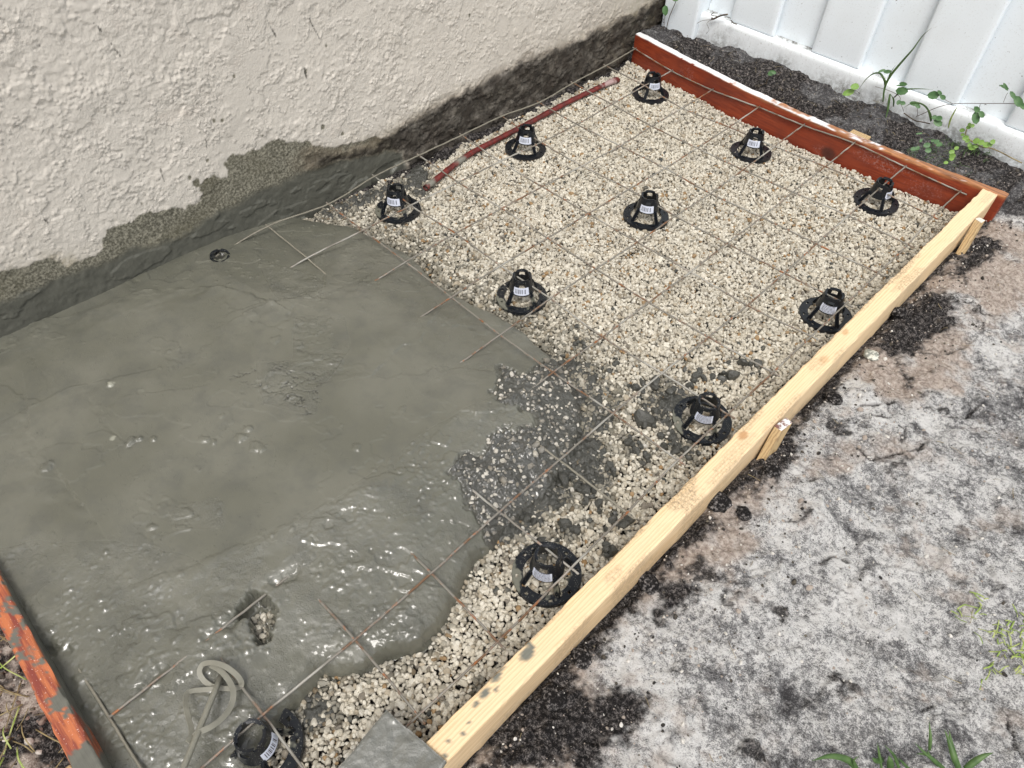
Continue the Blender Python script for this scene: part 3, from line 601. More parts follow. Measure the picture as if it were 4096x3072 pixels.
for sp, zb, sz in ((.0074, -.0508, .0046), (.0086, -.0570, .0052)):
    X, Y, r = scatter(sp, int(sp*1e5)); b = sdist(PB, X, Y); n1 = fbm(X, Y, .05, 3, 151)
    dhh = np.hypot(X-hp[0], Y-hp[1])
    ok = ((b < .006) | (dhh < .02)) & (Y < yred(X)-.004) & (Y > yleft(X)) & (X < XB0-.003) & (X > -.028+n1*.018-.02*sst(-.9, -1.0, Y)) & ~((Y < -1.0) & (b > -.0) & (dhh > .02))
    X, Y = X[ok], Y[ok]; b = b[ok]; dhh = dhh[ok]; n = len(X)
    R_ = sz*np.clip(r.lognormal(0, .24, n), .55, 1.75); Z = zb+fbm(X, Y, .12, 2, 152)*.0025+r.uniform(-.0018, .0018, n)+.002*sst(-.05, .02, Y-yred(X)+.03)
    Z = Z+np.where(dhh < .03, .016, 0); t = r.random((n, 1)); C = (1-t)*np.array([[.50, .46, .375]])+t*np.array([[.69, .655, .565]])
    u = r.random(n)
    C[u < .16] = np.array([.38, .33, .25]); C[u < .075] = np.array([.30, .19, .09]); C[u < .045] = np.array([.19, .17, .14]); C[u < .014] = np.array([.065, .07, .065])
    C *= r.uniform(.85, 1.1, (n, 1))
    sm_ = spill_mask(X, Y); splash = sst(.16, .0, -b)*.55*sst(-1.45, -1.2, Y)+sst(.04, .0, -b)*.35
    gr = np.maximum(sst(-.015, .004, sm_)*.9, splash)+fbm(X, Y, .03, 3, 153)*.22*(splash+.2)
    cov = r.random(n) < np.clip(gr*.80, 0, .80); C[cov] = C[cov]*.30+np.array([.075, .073, .058])*.8
    thin = r.random(n) < np.clip(splash*1.2, 0, .9); C[thin] = C[thin]*.62+np.array([.05, .047, .035])
    dr = fbm(X, Y, .20, 4, 154)*.5+.5; C *= (1-.16*dr[:, None]*r.random((n, 1)))
    Ps.append(np.stack([X, Y, Z], 1)); Rs.append(R_); Cs.append(C)
g = stones('gravel', np.concatenate(Ps), np.concatenate(Rs), np.concatenate(Cs), M_GRAV); tag(g, kind='stuff'); g['label'] = "bed of cream limestone gravel inside the wooden form"
# loose dark lumps of concrete on the stones
r = np.random.default_rng(77); P, R_ = [], []
lum = [(1440, 850), (1430, 880), (1400, 905), (1465, 950), (1395, 985), (1360, 960), (1480, 975), (1250, 740), (1310, 800), (1560, 810), (1620, 790), (1240, 1140), (1320, 1195), (1340, 1130), (1275, 1075), (1390, 830), (1495, 825), (1520, 800), (1280, 1040), (1310, 1010), (1210, 790), (1180, 820), (1140, 850), (1110, 900), (1150, 960), (1200, 930), (1250, 950), (1230, 1030), (1120, 1060), (1060, 1100), (1150, 1120), (1190, 1060)]
for (u, v) in lum:
    for q in range(7):
        p = pl(u+r.normal()*14, v+r.normal()*12, 2, -.045)
        if p[0] < XB0-.02: P.append([p[0], p[1], -.046+r.uniform(-.002, .003)]); R_.append(.0075*r.lognormal(0, .35))
P, R_ = np.array(P), np.array(R_); C = np.full((len(P), 3), .05)
x_ = r.uniform(.40, 1.0, 9000); y_ = r.uniform(-1.75, -1.00, 9000); m_ = spill_mask(x_, y_); lft_ = sst(.05, -.14, (x_-.80)+.35*(y_+1.40))
def onc(x, y):
    i, j = int((x-cx_[0])/.002), int((y-cy_[0])/.002)
    return (HC[i, j], CR_[i, j]) if 0 <= i < len(cx_) and 0 <= j < len(cy_) and BC[i, j] > .008 else (None, 0)
EX = []
for x, y, m, l in zip(x_, y_, m_, lft_):
    h_, c_ = onc(x, y)
    if h_ is not None:
        if c_ > .5 and r.random() < .50: EX.append((x, y, h_-.0002+r.uniform(-.0014, .0006)))
    elif m > -.005 and r.random() < .10+.3*l: EX.append((x, y, -.0455+r.uniform(-.002, .002)))
n_ = len(EX); EP = np.array(EX); tt_ = r.random((n_, 1)); EC = (1-tt_)*np.array([[.52, .49, .42]])+tt_*np.array([[.70, .67, .60]]); EC *= np.where(r.random((n_, 1)) < .5, .35, .8)
g2 = stones('paste_stones', EP, .0036*r.lognormal(0, .32, n_), EC, M_GRAV); tag(g2, kind='stuff'); g2['label'] = "pale stones showing through the thin cement slurry"
o = stones('concrete_crumbs', P, R_, C, M_CRUMB); tag(o, kind='stuff'); o['label'] = "scattered dark crumbs of concrete on the gravel"

# ------------------------------------------------------------------ boards
def grid_box(name, x0, x1, y0, y1, z0, z1, step, mat, attrf=None, bend=None, parent=None, warp=.0006):
    nx, ny, nz = [max(2, int(math.ceil((b-a)/s))+1) for a, b, s in ((x0, x1, step[0]), (y0, y1, step[1]), (z0, z1, step[2]))]
    V, Fc = [], []; nb = 0; cache = {}
    gx, gy, gz_ = np.linspace(x0, x1, nx), np.linspace(y0, y1, ny), np.linspace(z0, z1, nz)
    for A, B, cst, order, flip in ((gx, gy, z1, 'xyz', 0), (gx, gy, z0, 'xyz', 1), (gx, gz_, y0, 'xzy', 0), (gx, gz_, y1, 'xzy', 1), (gy, gz_, x1, 'yzx', 0), (gy, gz_, x0, 'yzx', 1)):
        a, b = np.meshgrid(A, B, indexing='ij'); d = {order[0]: a.ravel(), order[1]: b.ravel(), order[2]: np.full(a.size, cst)}
        V.append(np.stack([d['x'], d['y'], d['z']], 1)); Fc.append(gridfaces(len(A), len(B), bool(flip))+nb); nb += a.size
    V = np.concatenate(V); Fc = np.concatenate(Fc)
    # weld the shared edges
    key = np.round(V*1e6).astype(np.int64); _, idx, inv = np.unique(key, axis=0, return_index=True, return_inverse=True); V = V[idx]; Fc = inv.reshape(-1)[Fc]
    # ease the arrises
    c = np.array([(x0+x1)/2, (y0+y1)/2, (z0+z1)/2]); ex = np.stack([np.isclose(V[:, 0], x0) | np.isclose(V[:, 0], x1), np.isclose(V[:, 1], y0) | np.isclose(V[:, 1], y1), np.isclose(V[:, 2], z0) | np.isclose(V[:, 2], z1)], 1)
    cnt = ex.sum(1) >= 2; V[cnt] += (np.sign(c-V[cnt])*ex[cnt])*.0011*(1+.9*fbm(V[cnt, 0]+V[cnt, 1], V[cnt, 2]+V[cnt, 1]*.3, .02, 2, 160))[:, None]
    at = attrf(V) if attrf else {}
    V = V+np.stack([fbm(V[:, 1], V[:, 2], .06, 3, 161), fbm(V[:, 0], V[:, 2], .06, 3, 162), fbm(V[:, 0], V[:, 1], .06, 3, 163)], 1)*warp
    if bend: V = bend(V)
    return mesh_np(name, V, Fc, mat, attrs=at, smooth=False, parent=parent)
def spots(V, L, seed, ax=(0, 1), wob=.35):
    r = np.zeros(len(V)); nz_ = fbm(V[:, ax[0]]+V[:, 2]*.7, V[:, ax[1]], .018, 4, seed, .65)
    for (x, y, rx, ry, s) in L: r = np.maximum(r, sst(1.25, .75, np.hypot((V[:, ax[0]]-x)/rx, (V[:, ax[1]]-y)/ry)+nz_*wob)*s)
    return r
def pine_attr(V):
    P = lambda u, v: pl(u, v, 2, ZT)
    dl = [(1.120, -1.30, .014, .035, .95), (1.108, -1.27, .008, .025, 1), (1.14, -1.20, .015, .06, .55), (1.13, -1.15, .012, .05, .4), (1.132, -.50, .012, .05, .7), (1.112, -.46, .008, .09, .9), (1.107, -.62, .006, .08, .7), (1.11, -1.08, .010, .04, .7), (1.125, -.86, .012, .03, .45),
          (1.128, -1.49, .010, .02, .5), (1.144, -1.46, .006, .05, .8), (1.144, -1.30, .01, .03, .8), (1.144, -1.60, .004, .04, .6), (1.13, -.03, .010, .03, .4), (1.143, -.8, .01, .03, .5), (1.146, -.45, .02, .04, .6), (1.107, -1.42, .005, .05, .8), (1.108, -1.62, .004, .05, .6), (1.144, -1.02, .01, .06, .55), (1.109, -.76, .004, .06, .6)]
    cl = []
    for (u, v, rx, ry) in [(1135, 1412, .006, .010), (1072, 1462, .004, .008), (1085, 1445, .002, .006), (1046, 1497, .005, .006), (1050, 1490, .004, .004), (1028, 1520, .003, .004), (1072, 1486, .003, .003), (1010, 1560, .0018, .002), (1145, 1392, .0055, .004), (1128, 1388, .004, .003), (1000, 1583, .002, .002), (985, 1612, .002, .002), (960, 1630, .002, .002), (968, 1600, .0016, .0016), (1150, 1372, .002, .0015)]:
        p = P(u, v); cl.append((p[0], p[1], rx, ry, 1))
    kn = [(P(1190, 1195)[0], P(1190, 1195)[1], .006, .008, .8), (1.119, -1.115, .006, .010, .7), (1.128, -.84, .007, .012, .35), (1.118, -.735, .005, .010, .5)]
    side = (V[:, 0] > XB1-.002); low = sst(.0, -.045, V[:, 2])*side
    d = spots(V, dl, 171)*(1-.4*side); d = np.maximum(d, np.clip(low*(.45+.9*fbm(V[:, 1], V[:, 2], .05, 5, 173, .65)), 0, 1)*.9)
    return dict(dirt=d, cem=spots(V, cl, 172, wob=.5), knot=spots(V, kn, 174, wob=.25))
o = grid_box('yellow_board', XB0, XB1, -1.87, .0065, -.054, ZT, (.0032, .005, .006), M_PINE, pine_attr, lambda V: V+np.stack([.0015*np.sin(V[:, 1]*2.6), 0*V[:, 0], 0*V[:, 0]], 1), warp=.0007)
tag(o, "long pale yellow pine board on edge between the gravel and the sandy soil", 'form board')

def red_attr(V):
    x, y, z = V[:, 0], V[:, 1], V[:, 2]; top = z > .0385; n = fbm(x, y+z, .03, 4, 181, .65); nn = fbm(x*.25, y*4+z*4, .012, 4, 182, .6)
    white = top*sst(.15, .45, .95-x*.95+n*.45+(y+.0)*0)*sst(-.012, -.004, y-.0+.012+nn*.002-.012*sst(.3, .9, x))
    white = np.maximum(white, top*(nn > .95)*(x > .5)*(x < 1.0)*.8)
    wood = np.maximum(top*1.0, sst(.030, .037, z+nn*.004)*sst(.2, .6, x)*.8); wood = np.maximum(wood, sst(-.052, -.06, z+n*.004)*.5)
    chalk = spots(V, [(.86, .008, .07, .02, .7), (.98, -.02, .05, .02, .4), (.70, -.03, .03, .015, .5), (.20, .005, .03, .02, .4)], 183, ax=(0, 2))
    knot = spots(V, [(.715, -.028, .020, .018, .9), (.715, -.028, .008, .008, 1), (.93, -.045, .012, .004, .5), (1.03, -.05, .01, .004, .6), (.98, .01, .006, .004, .4)], 184, ax=(0, 2), wob=.12)
    return dict(white=white, wood=wood, chalk=chalk, knot=knot)
def red_bend(V):
    V = V.copy(); x = V[:, 0]; V[:, 1] += yred(x); V[:, 2] += .004-.010*sst(-.03, 1.15, x)+.001*fbm(x, x*0, .2, 3, 185); return V
o = grid_box('red_board', -.034, 1.163, 0, .024, -.085, .0405, (.006, .003, .004), M_RED, red_attr, red_bend)
tag(o, "dark red painted board with worn white top edge in front of the white fence", 'form board')
def or_attr(V):
    x, y, z = V[:, 0], V[:, 1], V[:, 2]; n = fbm(x*1.0, y*1.6, .045, 5, 191, .65); top = z > .027
    c = np.where(top, sst(.16, .24, fbm(x*1.0, y*1.6, .028, 5, 193, .65)+1.2*sst(.79, .83, x)), sst(-.55, -.35, fbm(x, z, .08, 4, 192)-(.5*sst(.015, .03, z)*sst(.65, .7, x)))*(y > -.006)); return dict(cem=c)
o = grid_box('orange_board', -.05, 1.10, -.030, 0, -.07, .030, (.004, .003, .005), M_ORANGE, or_attr, lambda V: V+np.stack([0*V[:, 0], yleft(V[:, 0]), 0*V[:, 0]], 1))
tag(o, "orange red painted board smeared with grey cement at the near end of the pour", 'form board')

# stakes
def stake(top, zt, bot, zb, name, label, mtop, deep=.06, bevel=.0015):
    T = np.array([plf(u, v, 2, zt) for u, v in top]); Bt = np.array([plf(u, v, 2, zb) for u, v in bot]); d = (Bt-T)/(zt-zb); Bd = T+d*(zt-zb+deep)
    c = T.mean(0); t = empty(name, tuple(Bd.mean(0)), label, 'stake', 'wooden stakes holding the form boards'); off = Bd.mean(0)
    mb = MB(); mb.hexa([tuple(q-off) for q in np.vstack([Bd, T])]); o = mb.build('post', M_STAKE, t, bevel=bevel)
    mb = MB(); U_ = T+(T-T.mean(0))*-.03; mb.hexa([tuple(q-off) for q in np.vstack([U_, U_+[0, 0, .0015]])]); mb.build('end_grain', mtop, t, bevel=.0005)
    return t
a = Mt('bare_end_grain'); a.p(Base_Color=a.mix(a.noise(200, 3), (.80, .78, .72), (.62, .56, .44)), Roughness=.8); M_END = a.m
stake([(3096, 1705), (3125, 1726), (3170, 1692), (3143, 1671)], .030, [(3010, 1862), (3036, 1880), (3082, 1847), (3056, 1828)], -.045, 'wooden_stake', "weathered brown stake with a white topped end at the middle of the yellow board", M_STOP)
stake([(3899, 876), (3925, 893), (3941, 883), (3917, 871)], .032, [(3813, 1028), (3846, 1033), (3862, 1016), (3834, 1012)], -.045, 'wooden_stake', "slim pale wooden stake leaning on the yellow board near the red board", M_END)
def box_stake(x0, x1, y0, y1, z0, z1, label):
    t = empty('wooden_stake', ((x0+x1)/2, (y0+y1)/2, z0), label, 'stake', 'wooden stakes holding the form boards')
    mb = MB(); mb.box((-(x1-x0)/2, -(y1-y0)/2, 0), ((x1-x0)/2, (y1-y0)/2, z1-z0)); mb.build('post', M_STAKE, t, bevel=.0015)
p0, p1 = plf(3427, 501, 2, .036), plf(3497, 532, 2, .036)
box_stake(p0[0]+.004, p1[0]+.004, float(yred(p0[0]))+.026, float(yred(p0[0]))+.048, -.06, .037, "short brown stake hidden behind the red board with only its top showing")
p0 = plf(317, 3060, 2, .015); box_stake(p0[0]-.008, p0[0]+.034, float(yleft(p0[0]))-.055, float(yleft(p0[0]))-.032, -.08, .018, "pinkish stake outside the orange board at the bottom of the frame")

# red pole lying along the wall
pp = [(1702, 752), (1760, 705), (1870, 622), (1985, 560), (2110, 495), (2250, 420), (2370, 362), (2440, 330), (2476, 318)]
P = smooth_path([plf(u, v, 2, -.037-.007*(i > 7)) for i, (u, v) in enumerate(pp)], 12); n = len(P)
R_ = [.0086+.0030*float(sst(.80, .93, np.array(i/n)))-.0075*float(sst(.95, 1, np.array(i/n)))+.0004*math.sin(i*1.3) for i in range(n)]
mb = MB(); mb.tube(P, R_, 12, ell=.85); vv = np.array(mb.v); s = np.repeat(np.arange(n)/n, 12); nz_ = fbm(vv[:, 0], vv[:, 1]*2, .01, 3, 201)
gy = np.maximum(sst(.085, .075, s+nz_*.01)*sst(.012, .02, s+nz_*.01), sst(.02, .012, abs(s-.215)+nz_*.006)); cy = sst(.06, .03, abs(s-.86)+nz_*.03)*.8
o = mesh_np('red_pole', vv, [f for f in mb.f if len(f) == 4], M_POLE, attrs=dict(grey=gy, chalk=cy)); tag(o, "slim dark red pole lying half buried in the gravel beside the house wall", 'pole')

# ------------------------------------------------------------------ wire mesh
ST = .1524
LPX = {0: [(2544, 193), (2427, 261), (2296, 330), (2160, 408), (2011, 463), (1851, 539), (1680, 620), (1501, 704), (1316, 815), (1074, 904)],
1: [(2690, 281), (2582, 341), (2452, 415), (2312, 495), (2168, 568), (2005, 644), (1837, 727), (1647, 820), (1455, 920), (1231, 1031)],
2: [(2852, 357), (2734, 430), (2611, 502), (2485, 581), (2333, 661), (2173, 745), (2011, 832), (1826, 932), (1625, 1046)],
3: [(3038, 426), (2921, 506), (2793, 590), (2665, 671), (2519, 755), (2358, 852), (2194, 950), (2006, 1061), (1808, 1187)],
4: [(3217, 498), (3102, 583), (2977, 676), (2846, 771), (2706, 862), (2553, 966), (2387, 1073), (2205, 1192), (2003, 1337)],
5: [(3420, 569), (3305, 663), (3176, 765), (3051, 866), (2912, 970), (2766, 1085), (2599, 1207), (2414, 1346), (2215, 1487)],
6: [(3624, 664), (3516, 755), (3397, 859), (3270, 972), (3141, 1089), (2993, 1218), (2838, 1345), (2651, 1490), (2455, 1651), (2240, 1838), (1999, 2045), (1727, 2291), (1420, 2557), (1052, 2858)],
7: [(3843, 763), (3735, 863), (3635, 975), (3517, 1089), (3387, 1212), (3249, 1342), (3095, 1487), (2914, 1654), (2715, 1838), (2509, 2049), (2286, 2270), (1993, 2565), (1673, 2862)]}
LPX_EXTRA = {(5, 13): (829, 2561), (5, 14): (436, 2870)}
NODE = {}
for l in range(8):
    pts = LPX[l]
    for c in range(15):
        q = LPX_EXTRA.get((l, c)) or (pts[c] if c < len(pts) else None)
        if q is not None:
            p = plf(q[0], q[1], 2, 0.0)
            if c == 0:
                for _ in range(4): p = plf(q[0], q[1], 1, float(yred(p[0]))-.004)
            NODE[l, c] = p
        else: NODE[l, c] = np.array([l*ST, -c*ST, -.002])
for l in range(8):     # ease from measured into regular positions where the concrete hides the wire
    for c in range(1, 15):
        if (l, c) not in LPX_EXTRA and c >= len(LPX[l]): NODE[l, c] = NODE[l, c]*.5+.5*(NODE[l, c-1]+np.array([0, -ST, 0])) if c == len(LPX[l]) else NODE[l, c]
        if c > 8 and (l, c) not in LPX_EXTRA and c >= len(LPX[l]): NODE[l, c][2] = -.006
mesh_root = empty('wire_mesh', (0.5, -1, 0), "rusty welded reinforcing wire mesh laid over gravel, chairs and wet concrete", 'wire mesh')
off = np.array([.5, -1, 0]); r = np.random.default_rng(5)
def wire(P, coat):
    P = smooth_path(P, 10)
    P = [p+np.array([r.normal()*.00025, r.normal()*.00025, r.normal()*.0003]) for p in P]
    mb = MB(); mb.tube([p-off for p in P], .0020, 7); mb.build('wire', M_WIREC if coat else M_WIRE, mesh_root, smooth=True)
for l in range(8):
    P = [NODE[l, c] for c in range(15)]; P[0] = P[0]+np.array([0, 0, .0])
    d0 = P[0]-P[1]; P = [P[0]+d0/np.linalg.norm(d0)*.002]+P[1:]
    if l == 7: P = P[:13]+[P[12]+(P[12]-P[11])*.95]
    wire(P, l == 0)
for c in range(15):
    P = [NODE[l, c]+np.array([0, 0, -.0032]) for l in range(8)]
    e0 = P[0]-P[1]; e1 = P[-1]-P[-2]
    if c == 0: P[0] = P[0]-[0, .001, 0]
    P = [P[0]+e0/np.linalg.norm(e0)*.006]+P+[P[-1]+e1/np.linalg.norm(e1)*(.016 if c == 0 else .011)]
    if c == 14: P = P[:-3]+[NODE[7, 14]*.5+NODE[6, 14]*.5]
    wire(P, c in (9, 14))

# ------------------------------------------------------------------ rebar chairs
def polar(r0, r1, nr, z0, z1, na, drop, th, zfun=None):
    """annular/conical sheet with cells dropped, both sides thickened"""
    V, Fc = [], []
    for i in range(nr+1):
        t = i/nr; rr = r0+(r1-r0)*t; zz = z0+(z1-z0)*t
        for k in range(na):
            a = 2*math.pi*k/na; V.append((rr*math.cos(a), rr*math.sin(a), zz))
    for i in range(nr):
        for k in range(na):
            if drop(i, k): continue
            k2 = (k+1) % na; Fc.append((i*na+k, (i+1)*na+k, (i+1)*na+k2, i*na+k2))
    return V, Fc
def mk(name, V, Fc, m, parent, th, smooth=True):
    mb = MB(); mb.add(V, Fc); o = mb.build(name, m, parent, smooth=smooth)
    s = o.modifiers.new('solid', 'SOLIDIFY'); s.thickness = th; s.offset = 0; e = o.modifiers.new('edge', 'EDGE_SPLIT'); e.split_angle = math.radians(40); return o
NA = 96
def make_chair(m, ms):
    t = empty('rebar_chair', (0, 0, 0), 'x', 'rebar chair', 'plastic rebar chairs under the wire mesh')
    def dr(i, k):
        a = (k/NA*360) % 90                       # four equal quarters, legs at 45
        if i in (3, 4) and (abs(a-20) < 3 or abs(a-70) < 3): return True
        if i <= 1 and (a < 9 or a > 81): return True
        return i == 2 and (a < 4 or a > 86)
    V, Fc = polar(.0392, .0565, 7, .0045, .0045, NA, dr, .003)
    o = mk('base_ring', V, Fc, m, t, .003)
    V, Fc = polar(.0565, .0575, 1, .0065, .0, NA, lambda i, k: False, .0015)
    mk('rim', V, Fc, m, o, .0015)
    def dc(i, k):
        a = (k/NA*360) % 90
        if i in (5, 6, 7) and 45-17 < a < 45+17: return True       # slots for the bar
        if i == 9 and (a < 10 or a > 80): return True
        return i == 0 and (a < 30 or a > 60) and False
    V, Fc = polar(.0275, .0200, 10, .028, .066, NA, dc, .002)
    V = [(x*(1+.0*z), y, z) for x, y, z in V]
    col_ = mk('collar', V, Fc, m, t, .0022)
    V, Fc = polar(.0200, .0165, 2, .064, .063, NA, lambda i, k: (k/NA*360) % 90 < 22, .0015); mk('lip', V, Fc, m, col_, .0018)
    for q in range(4):
        a = math.radians(q*90); c, s = math.cos(a), math.sin(a); mb = MB()
        for (wd, dp, o_) in ((.0090, .0026, 0), (.0026, .007, .0025)):
            L = []
            for (rr, zz) in ((.0415+o_*.4, .004), (.0262+o_*.4, .0345)):
                wq = wd*(1.1 if zz < .01 else .95)
                L.append([(rr*c-sg*wq/2*s*1-0, rr*s+sg*wq/2*c, zz) for sg in (-1, 1)]+[((rr+dp)*c-sg*wq/2*s, (rr+dp)*s+sg*wq/2*c, zz+.001) for sg in (1, -1)])
            mb.hexa([L[0][0], L[0][3], L[0][2], L[0][1], L[1][0], L[1][3], L[1][2], L[1][1]])
        mb.build('leg', m, t, bevel=.0006)
    # sticker wrapped on the collar
    n = 14; V = []; a0, a1 = math.radians(45-40), math.radians(45+36)
    for zz, rr in ((.0310, .02830), (.0490, .02470)):
        for i in range(n+1):
            a = a0+(a1-a0)*i/n; V.append((rr*math.cos(a), rr*math.sin(a), zz))
    me = bpy.data.meshes.new('sticker'); me.from_pydata(V, [], [(i, i+1, n+2+i, n+1+i) for i in range(n)]); me.materials.append(ms)
    uv = me.uv_layers.new(name='UVMap')
    for p in me.polygons:
        for li in p.loop_indices:
            vi = me.loops[li].vertex_index; uv.data[li].uv = ((vi % (n+1))/n, float(vi > n))
    o = bpy.data.objects.new('sticker', me); COL.objects.link(o); o.parent = t; s_ = o.modifiers.new('solid', 'SOLIDIFY'); s_.thickness = .0004; s_.offset = 1
    return t
PROTO = {}; rp0 = random.Random(3)
def copy_tree(o, parent=None):
    c = o.copy(); COL.objects.link(c)
    if parent: c.parent = parent; c.matrix_parent_inverse = o.matrix_parent_inverse
    for chd in list(o.children): copy_tree(chd, c)
    return c
CH = [((1405, 204), 0, 0, 25, "black rebar chair in the far corner between the wall end and the red board", -.048),
      ((1135, 322), 0, 0, -5, "black rebar chair beside the dark red pole and the house wall", -.048),
      ((1622, 328), 0, 0, 5, "black rebar chair in front of the middle of the red board", -.048),
      ((860, 453), 1, 0, -22, "cement splashed rebar chair between the wet concrete edge and the house wall", -.048),
      ((1395, 468), 0, 0, 0, "clean black rebar chair alone in the middle of the far gravel", -.048),
      ((1892, 436), 0, 0, 75, "black rebar chair with two white stickers showing near the red and yellow board corner", -.048),
      ((1127, 642), 1, 0, 0, "splashed black rebar chair just beyond the rounded edge of the wet concrete", -.048),
      ((1783, 681), 0, 1, 3, "black rebar chair with a printed sticker tucked against the yellow board far from the camera", -.048),
      ((1516, 908), 1, 1, 6, "rebar chair with dark crumbs on its ring near the stake and the spilled concrete", -.048),
      ((1181, 1240), 1, 1, -12, "splashed rebar chair seen from above, between the thick concrete lobe and the yellow board", -.048),
      ((567, 1618), 1, 0, 28, "nearest rebar chair with a barcode sticker, at the bottom edge beside the mixing paddle", -.048)]
for (q, sp, st, ang, lab, z) in CH:
    key = (sp, st)
    if key not in PROTO: o = PROTO[key] = make_chair(M_BLKS if sp else M_BLK, M_TXT if st else M_BAR)
    else: o = copy_tree(PROTO[key])
    p = pl(q[0], q[1], 2, -.045); o.location = (p[0], p[1], z+.0015+rp0.uniform(-.0015, .001)); o['label'] = lab
    view = math.atan2(CAM[1]-p[1], CAM[0]-p[0])-math.radians(45); o.rotation_euler = (math.radians(rp0.uniform(-2.5, 2.5)), math.radians(rp0.uniform(-2.5, 2.5)), view+math.radians(ang))
o = copy_tree(PROTO[1, 0]); p = pl(472, 551, 2, .004); o.location = (p[0], p[1], -.0575); o.rotation_euler = (math.radians(5), math.radians(3), 1.0)
o['label'] = "rebar chair drowned in the wet concrete near the wall with only its top rim showing"

# ------------------------------------------------------------------ mixing paddle
bz = -.004
t = empty('mixing_paddle', tuple(pl(470, 1480, 2, 0)), "cement coated mixing paddle with curved ribbon blades standing in the wet concrete", 'mixing paddle'); off = np.array(t.location)
def W(u, v, z): return pl(u, v, 2, z)
A, B = W(482, 1450, .004), W(392, 1670, .050); P = [A+(B-A)*s for s in (0, .25, .5, .75, 1, 1.6, 3)]
mb = MB(); mb.tube([p-off for p in P], .0042, 12); mb.build('shaft', M_PAD, t, smooth=True)
ax = (B-A)/np.linalg.norm(B-A)
def zp(u, v): return 2212/4096*(600+u/2.458), 2212/4096*(2400+v/2.458)
def strap(L, name, wd, ns):
    P = smooth_path([W(*zp(u, v), z) for u, v, z in L], 8)
    N = []
    for i in range(len(P)):
        tt = P[min(i+1, len(P)-1)]-P[max(i-1, 0)]; c_ = np.cross(tt/np.linalg.norm(tt), TOCAM(P[i])); N.append(c_*ns*(1 if c_@np.array([1, 0, 0]) >= -2 else -1)+TOCAM(P[i])*.35)
    mb = MB(); mb.ribbon([p-off for p in P], N[:len(P)], wd, .0016); mb.build(name, M_PAD, t, smooth=False, bevel=.0003)
TOCAM = lambda p: (CAM-p)/np.linalg.norm(CAM-p)
strap([(600, 845, .001), (530, 790, .004), (487, 710, .010), (520, 635, .016), (610, 618, .020), (720, 645, .020), (820, 710, .016), (890, 790, .008), (890, 850, .0), (800, 868, -.004), (700, 866, -.004), (600, 845, .001)], 'ring_blade', .0075, 1)
strap([(600, 640, .018), (680, 685, .018), (760, 770, .016), (815, 880, .014), (812, 990, .014), (770, 1090, .018), (690, 1180, .024), (590, 1250, .030), (480, 1300, .034), (425, 1340, .036)], 'ribbon_blade', .0078, 1)
strap([(640, 872, .002), (540, 880, .004), (430, 890, .008), (365, 915, .012), (350, 980, .016), (355, 1070, .022), (380, 1170, .026), (405, 1260, .032), (405, 1330, .036), (370, 1400, .040)], 'ribbon_blade', .0070, 1)

# ------------------------------------------------------------------ concrete float resting on the board end
A, Bc = W(835, 1534, .042), W(965, 1646, .042); ex = (Bc-A); Wd = np.linalg.norm(ex); ex /= Wd; ey = np.array([ex[1], -ex[0], 0])
if ey[1] > 0: ey = -ey
t = empty('hand_float', tuple(A), "rectangular hand float thick with wet cement lying across the near end of the yellow board", 'float')
nx, ny = 44, 110; gx, gy = np.meshgrid(np.linspace(0, Wd, nx), np.linspace(0, .28, ny), indexing='ij')
hh = .003+.0028*fbm(gx, gy, .03, 4, 211, .6)+.0008*fbm(gx, gy, .008, 3, 212)
hh += .010*np.sqrt(np.clip(1-((gx-.060)/.010)**2, 0, 1))*sst(.052, .060, gy)
edge = np.minimum(np.minimum(gx, Wd-gx), gy); hh = np.where(edge < .0015, 0, hh)
jx = .0012*fbm(gx, gy, .03, 3, 213)
P3 = np.array([0, 0, 0])[None]+(gx+jx).ravel()[:, None]*ex+(gy+jx).ravel()[:, None]*ey; P3[:, 2] = hh.ravel()
P4 = P3.copy(); P4[:, 2] = -.0045; n = len(P3); f1 = gridfaces(nx, ny, True); rim = []
idx = np.arange(n).reshape(nx, ny); loop = list(idx[0, :])+list(idx[1:, -1])+list(idx[-1, -2::-1])+list(idx[-2:0:-1, 0])
rim = [(loop[i], loop[(i+1) % len(loop)], loop[(i+1) % len(loop)]+n, loop[i]+n) for i in range(len(loop))]
mesh_np('blade', np.vstack([P3, P4]), np.vstack([f1, f1[:, ::-1]+n, rim]), M_COAT, parent=t)
hc = ex*.060+ey*.13; mb = MB(); mb.tube([hc+[0, 0, .002], hc+[0, 0, .045]], .006, 10); mb.build('handle_post', M_COAT, t, smooth=True)
mb = MB(); mb.tube([hc-ey*.03+[0, 0, .05], hc+ey*.10+[0, 0, .05]], .014, 12); mb.build('handle', M_COAT, t, smooth=True)

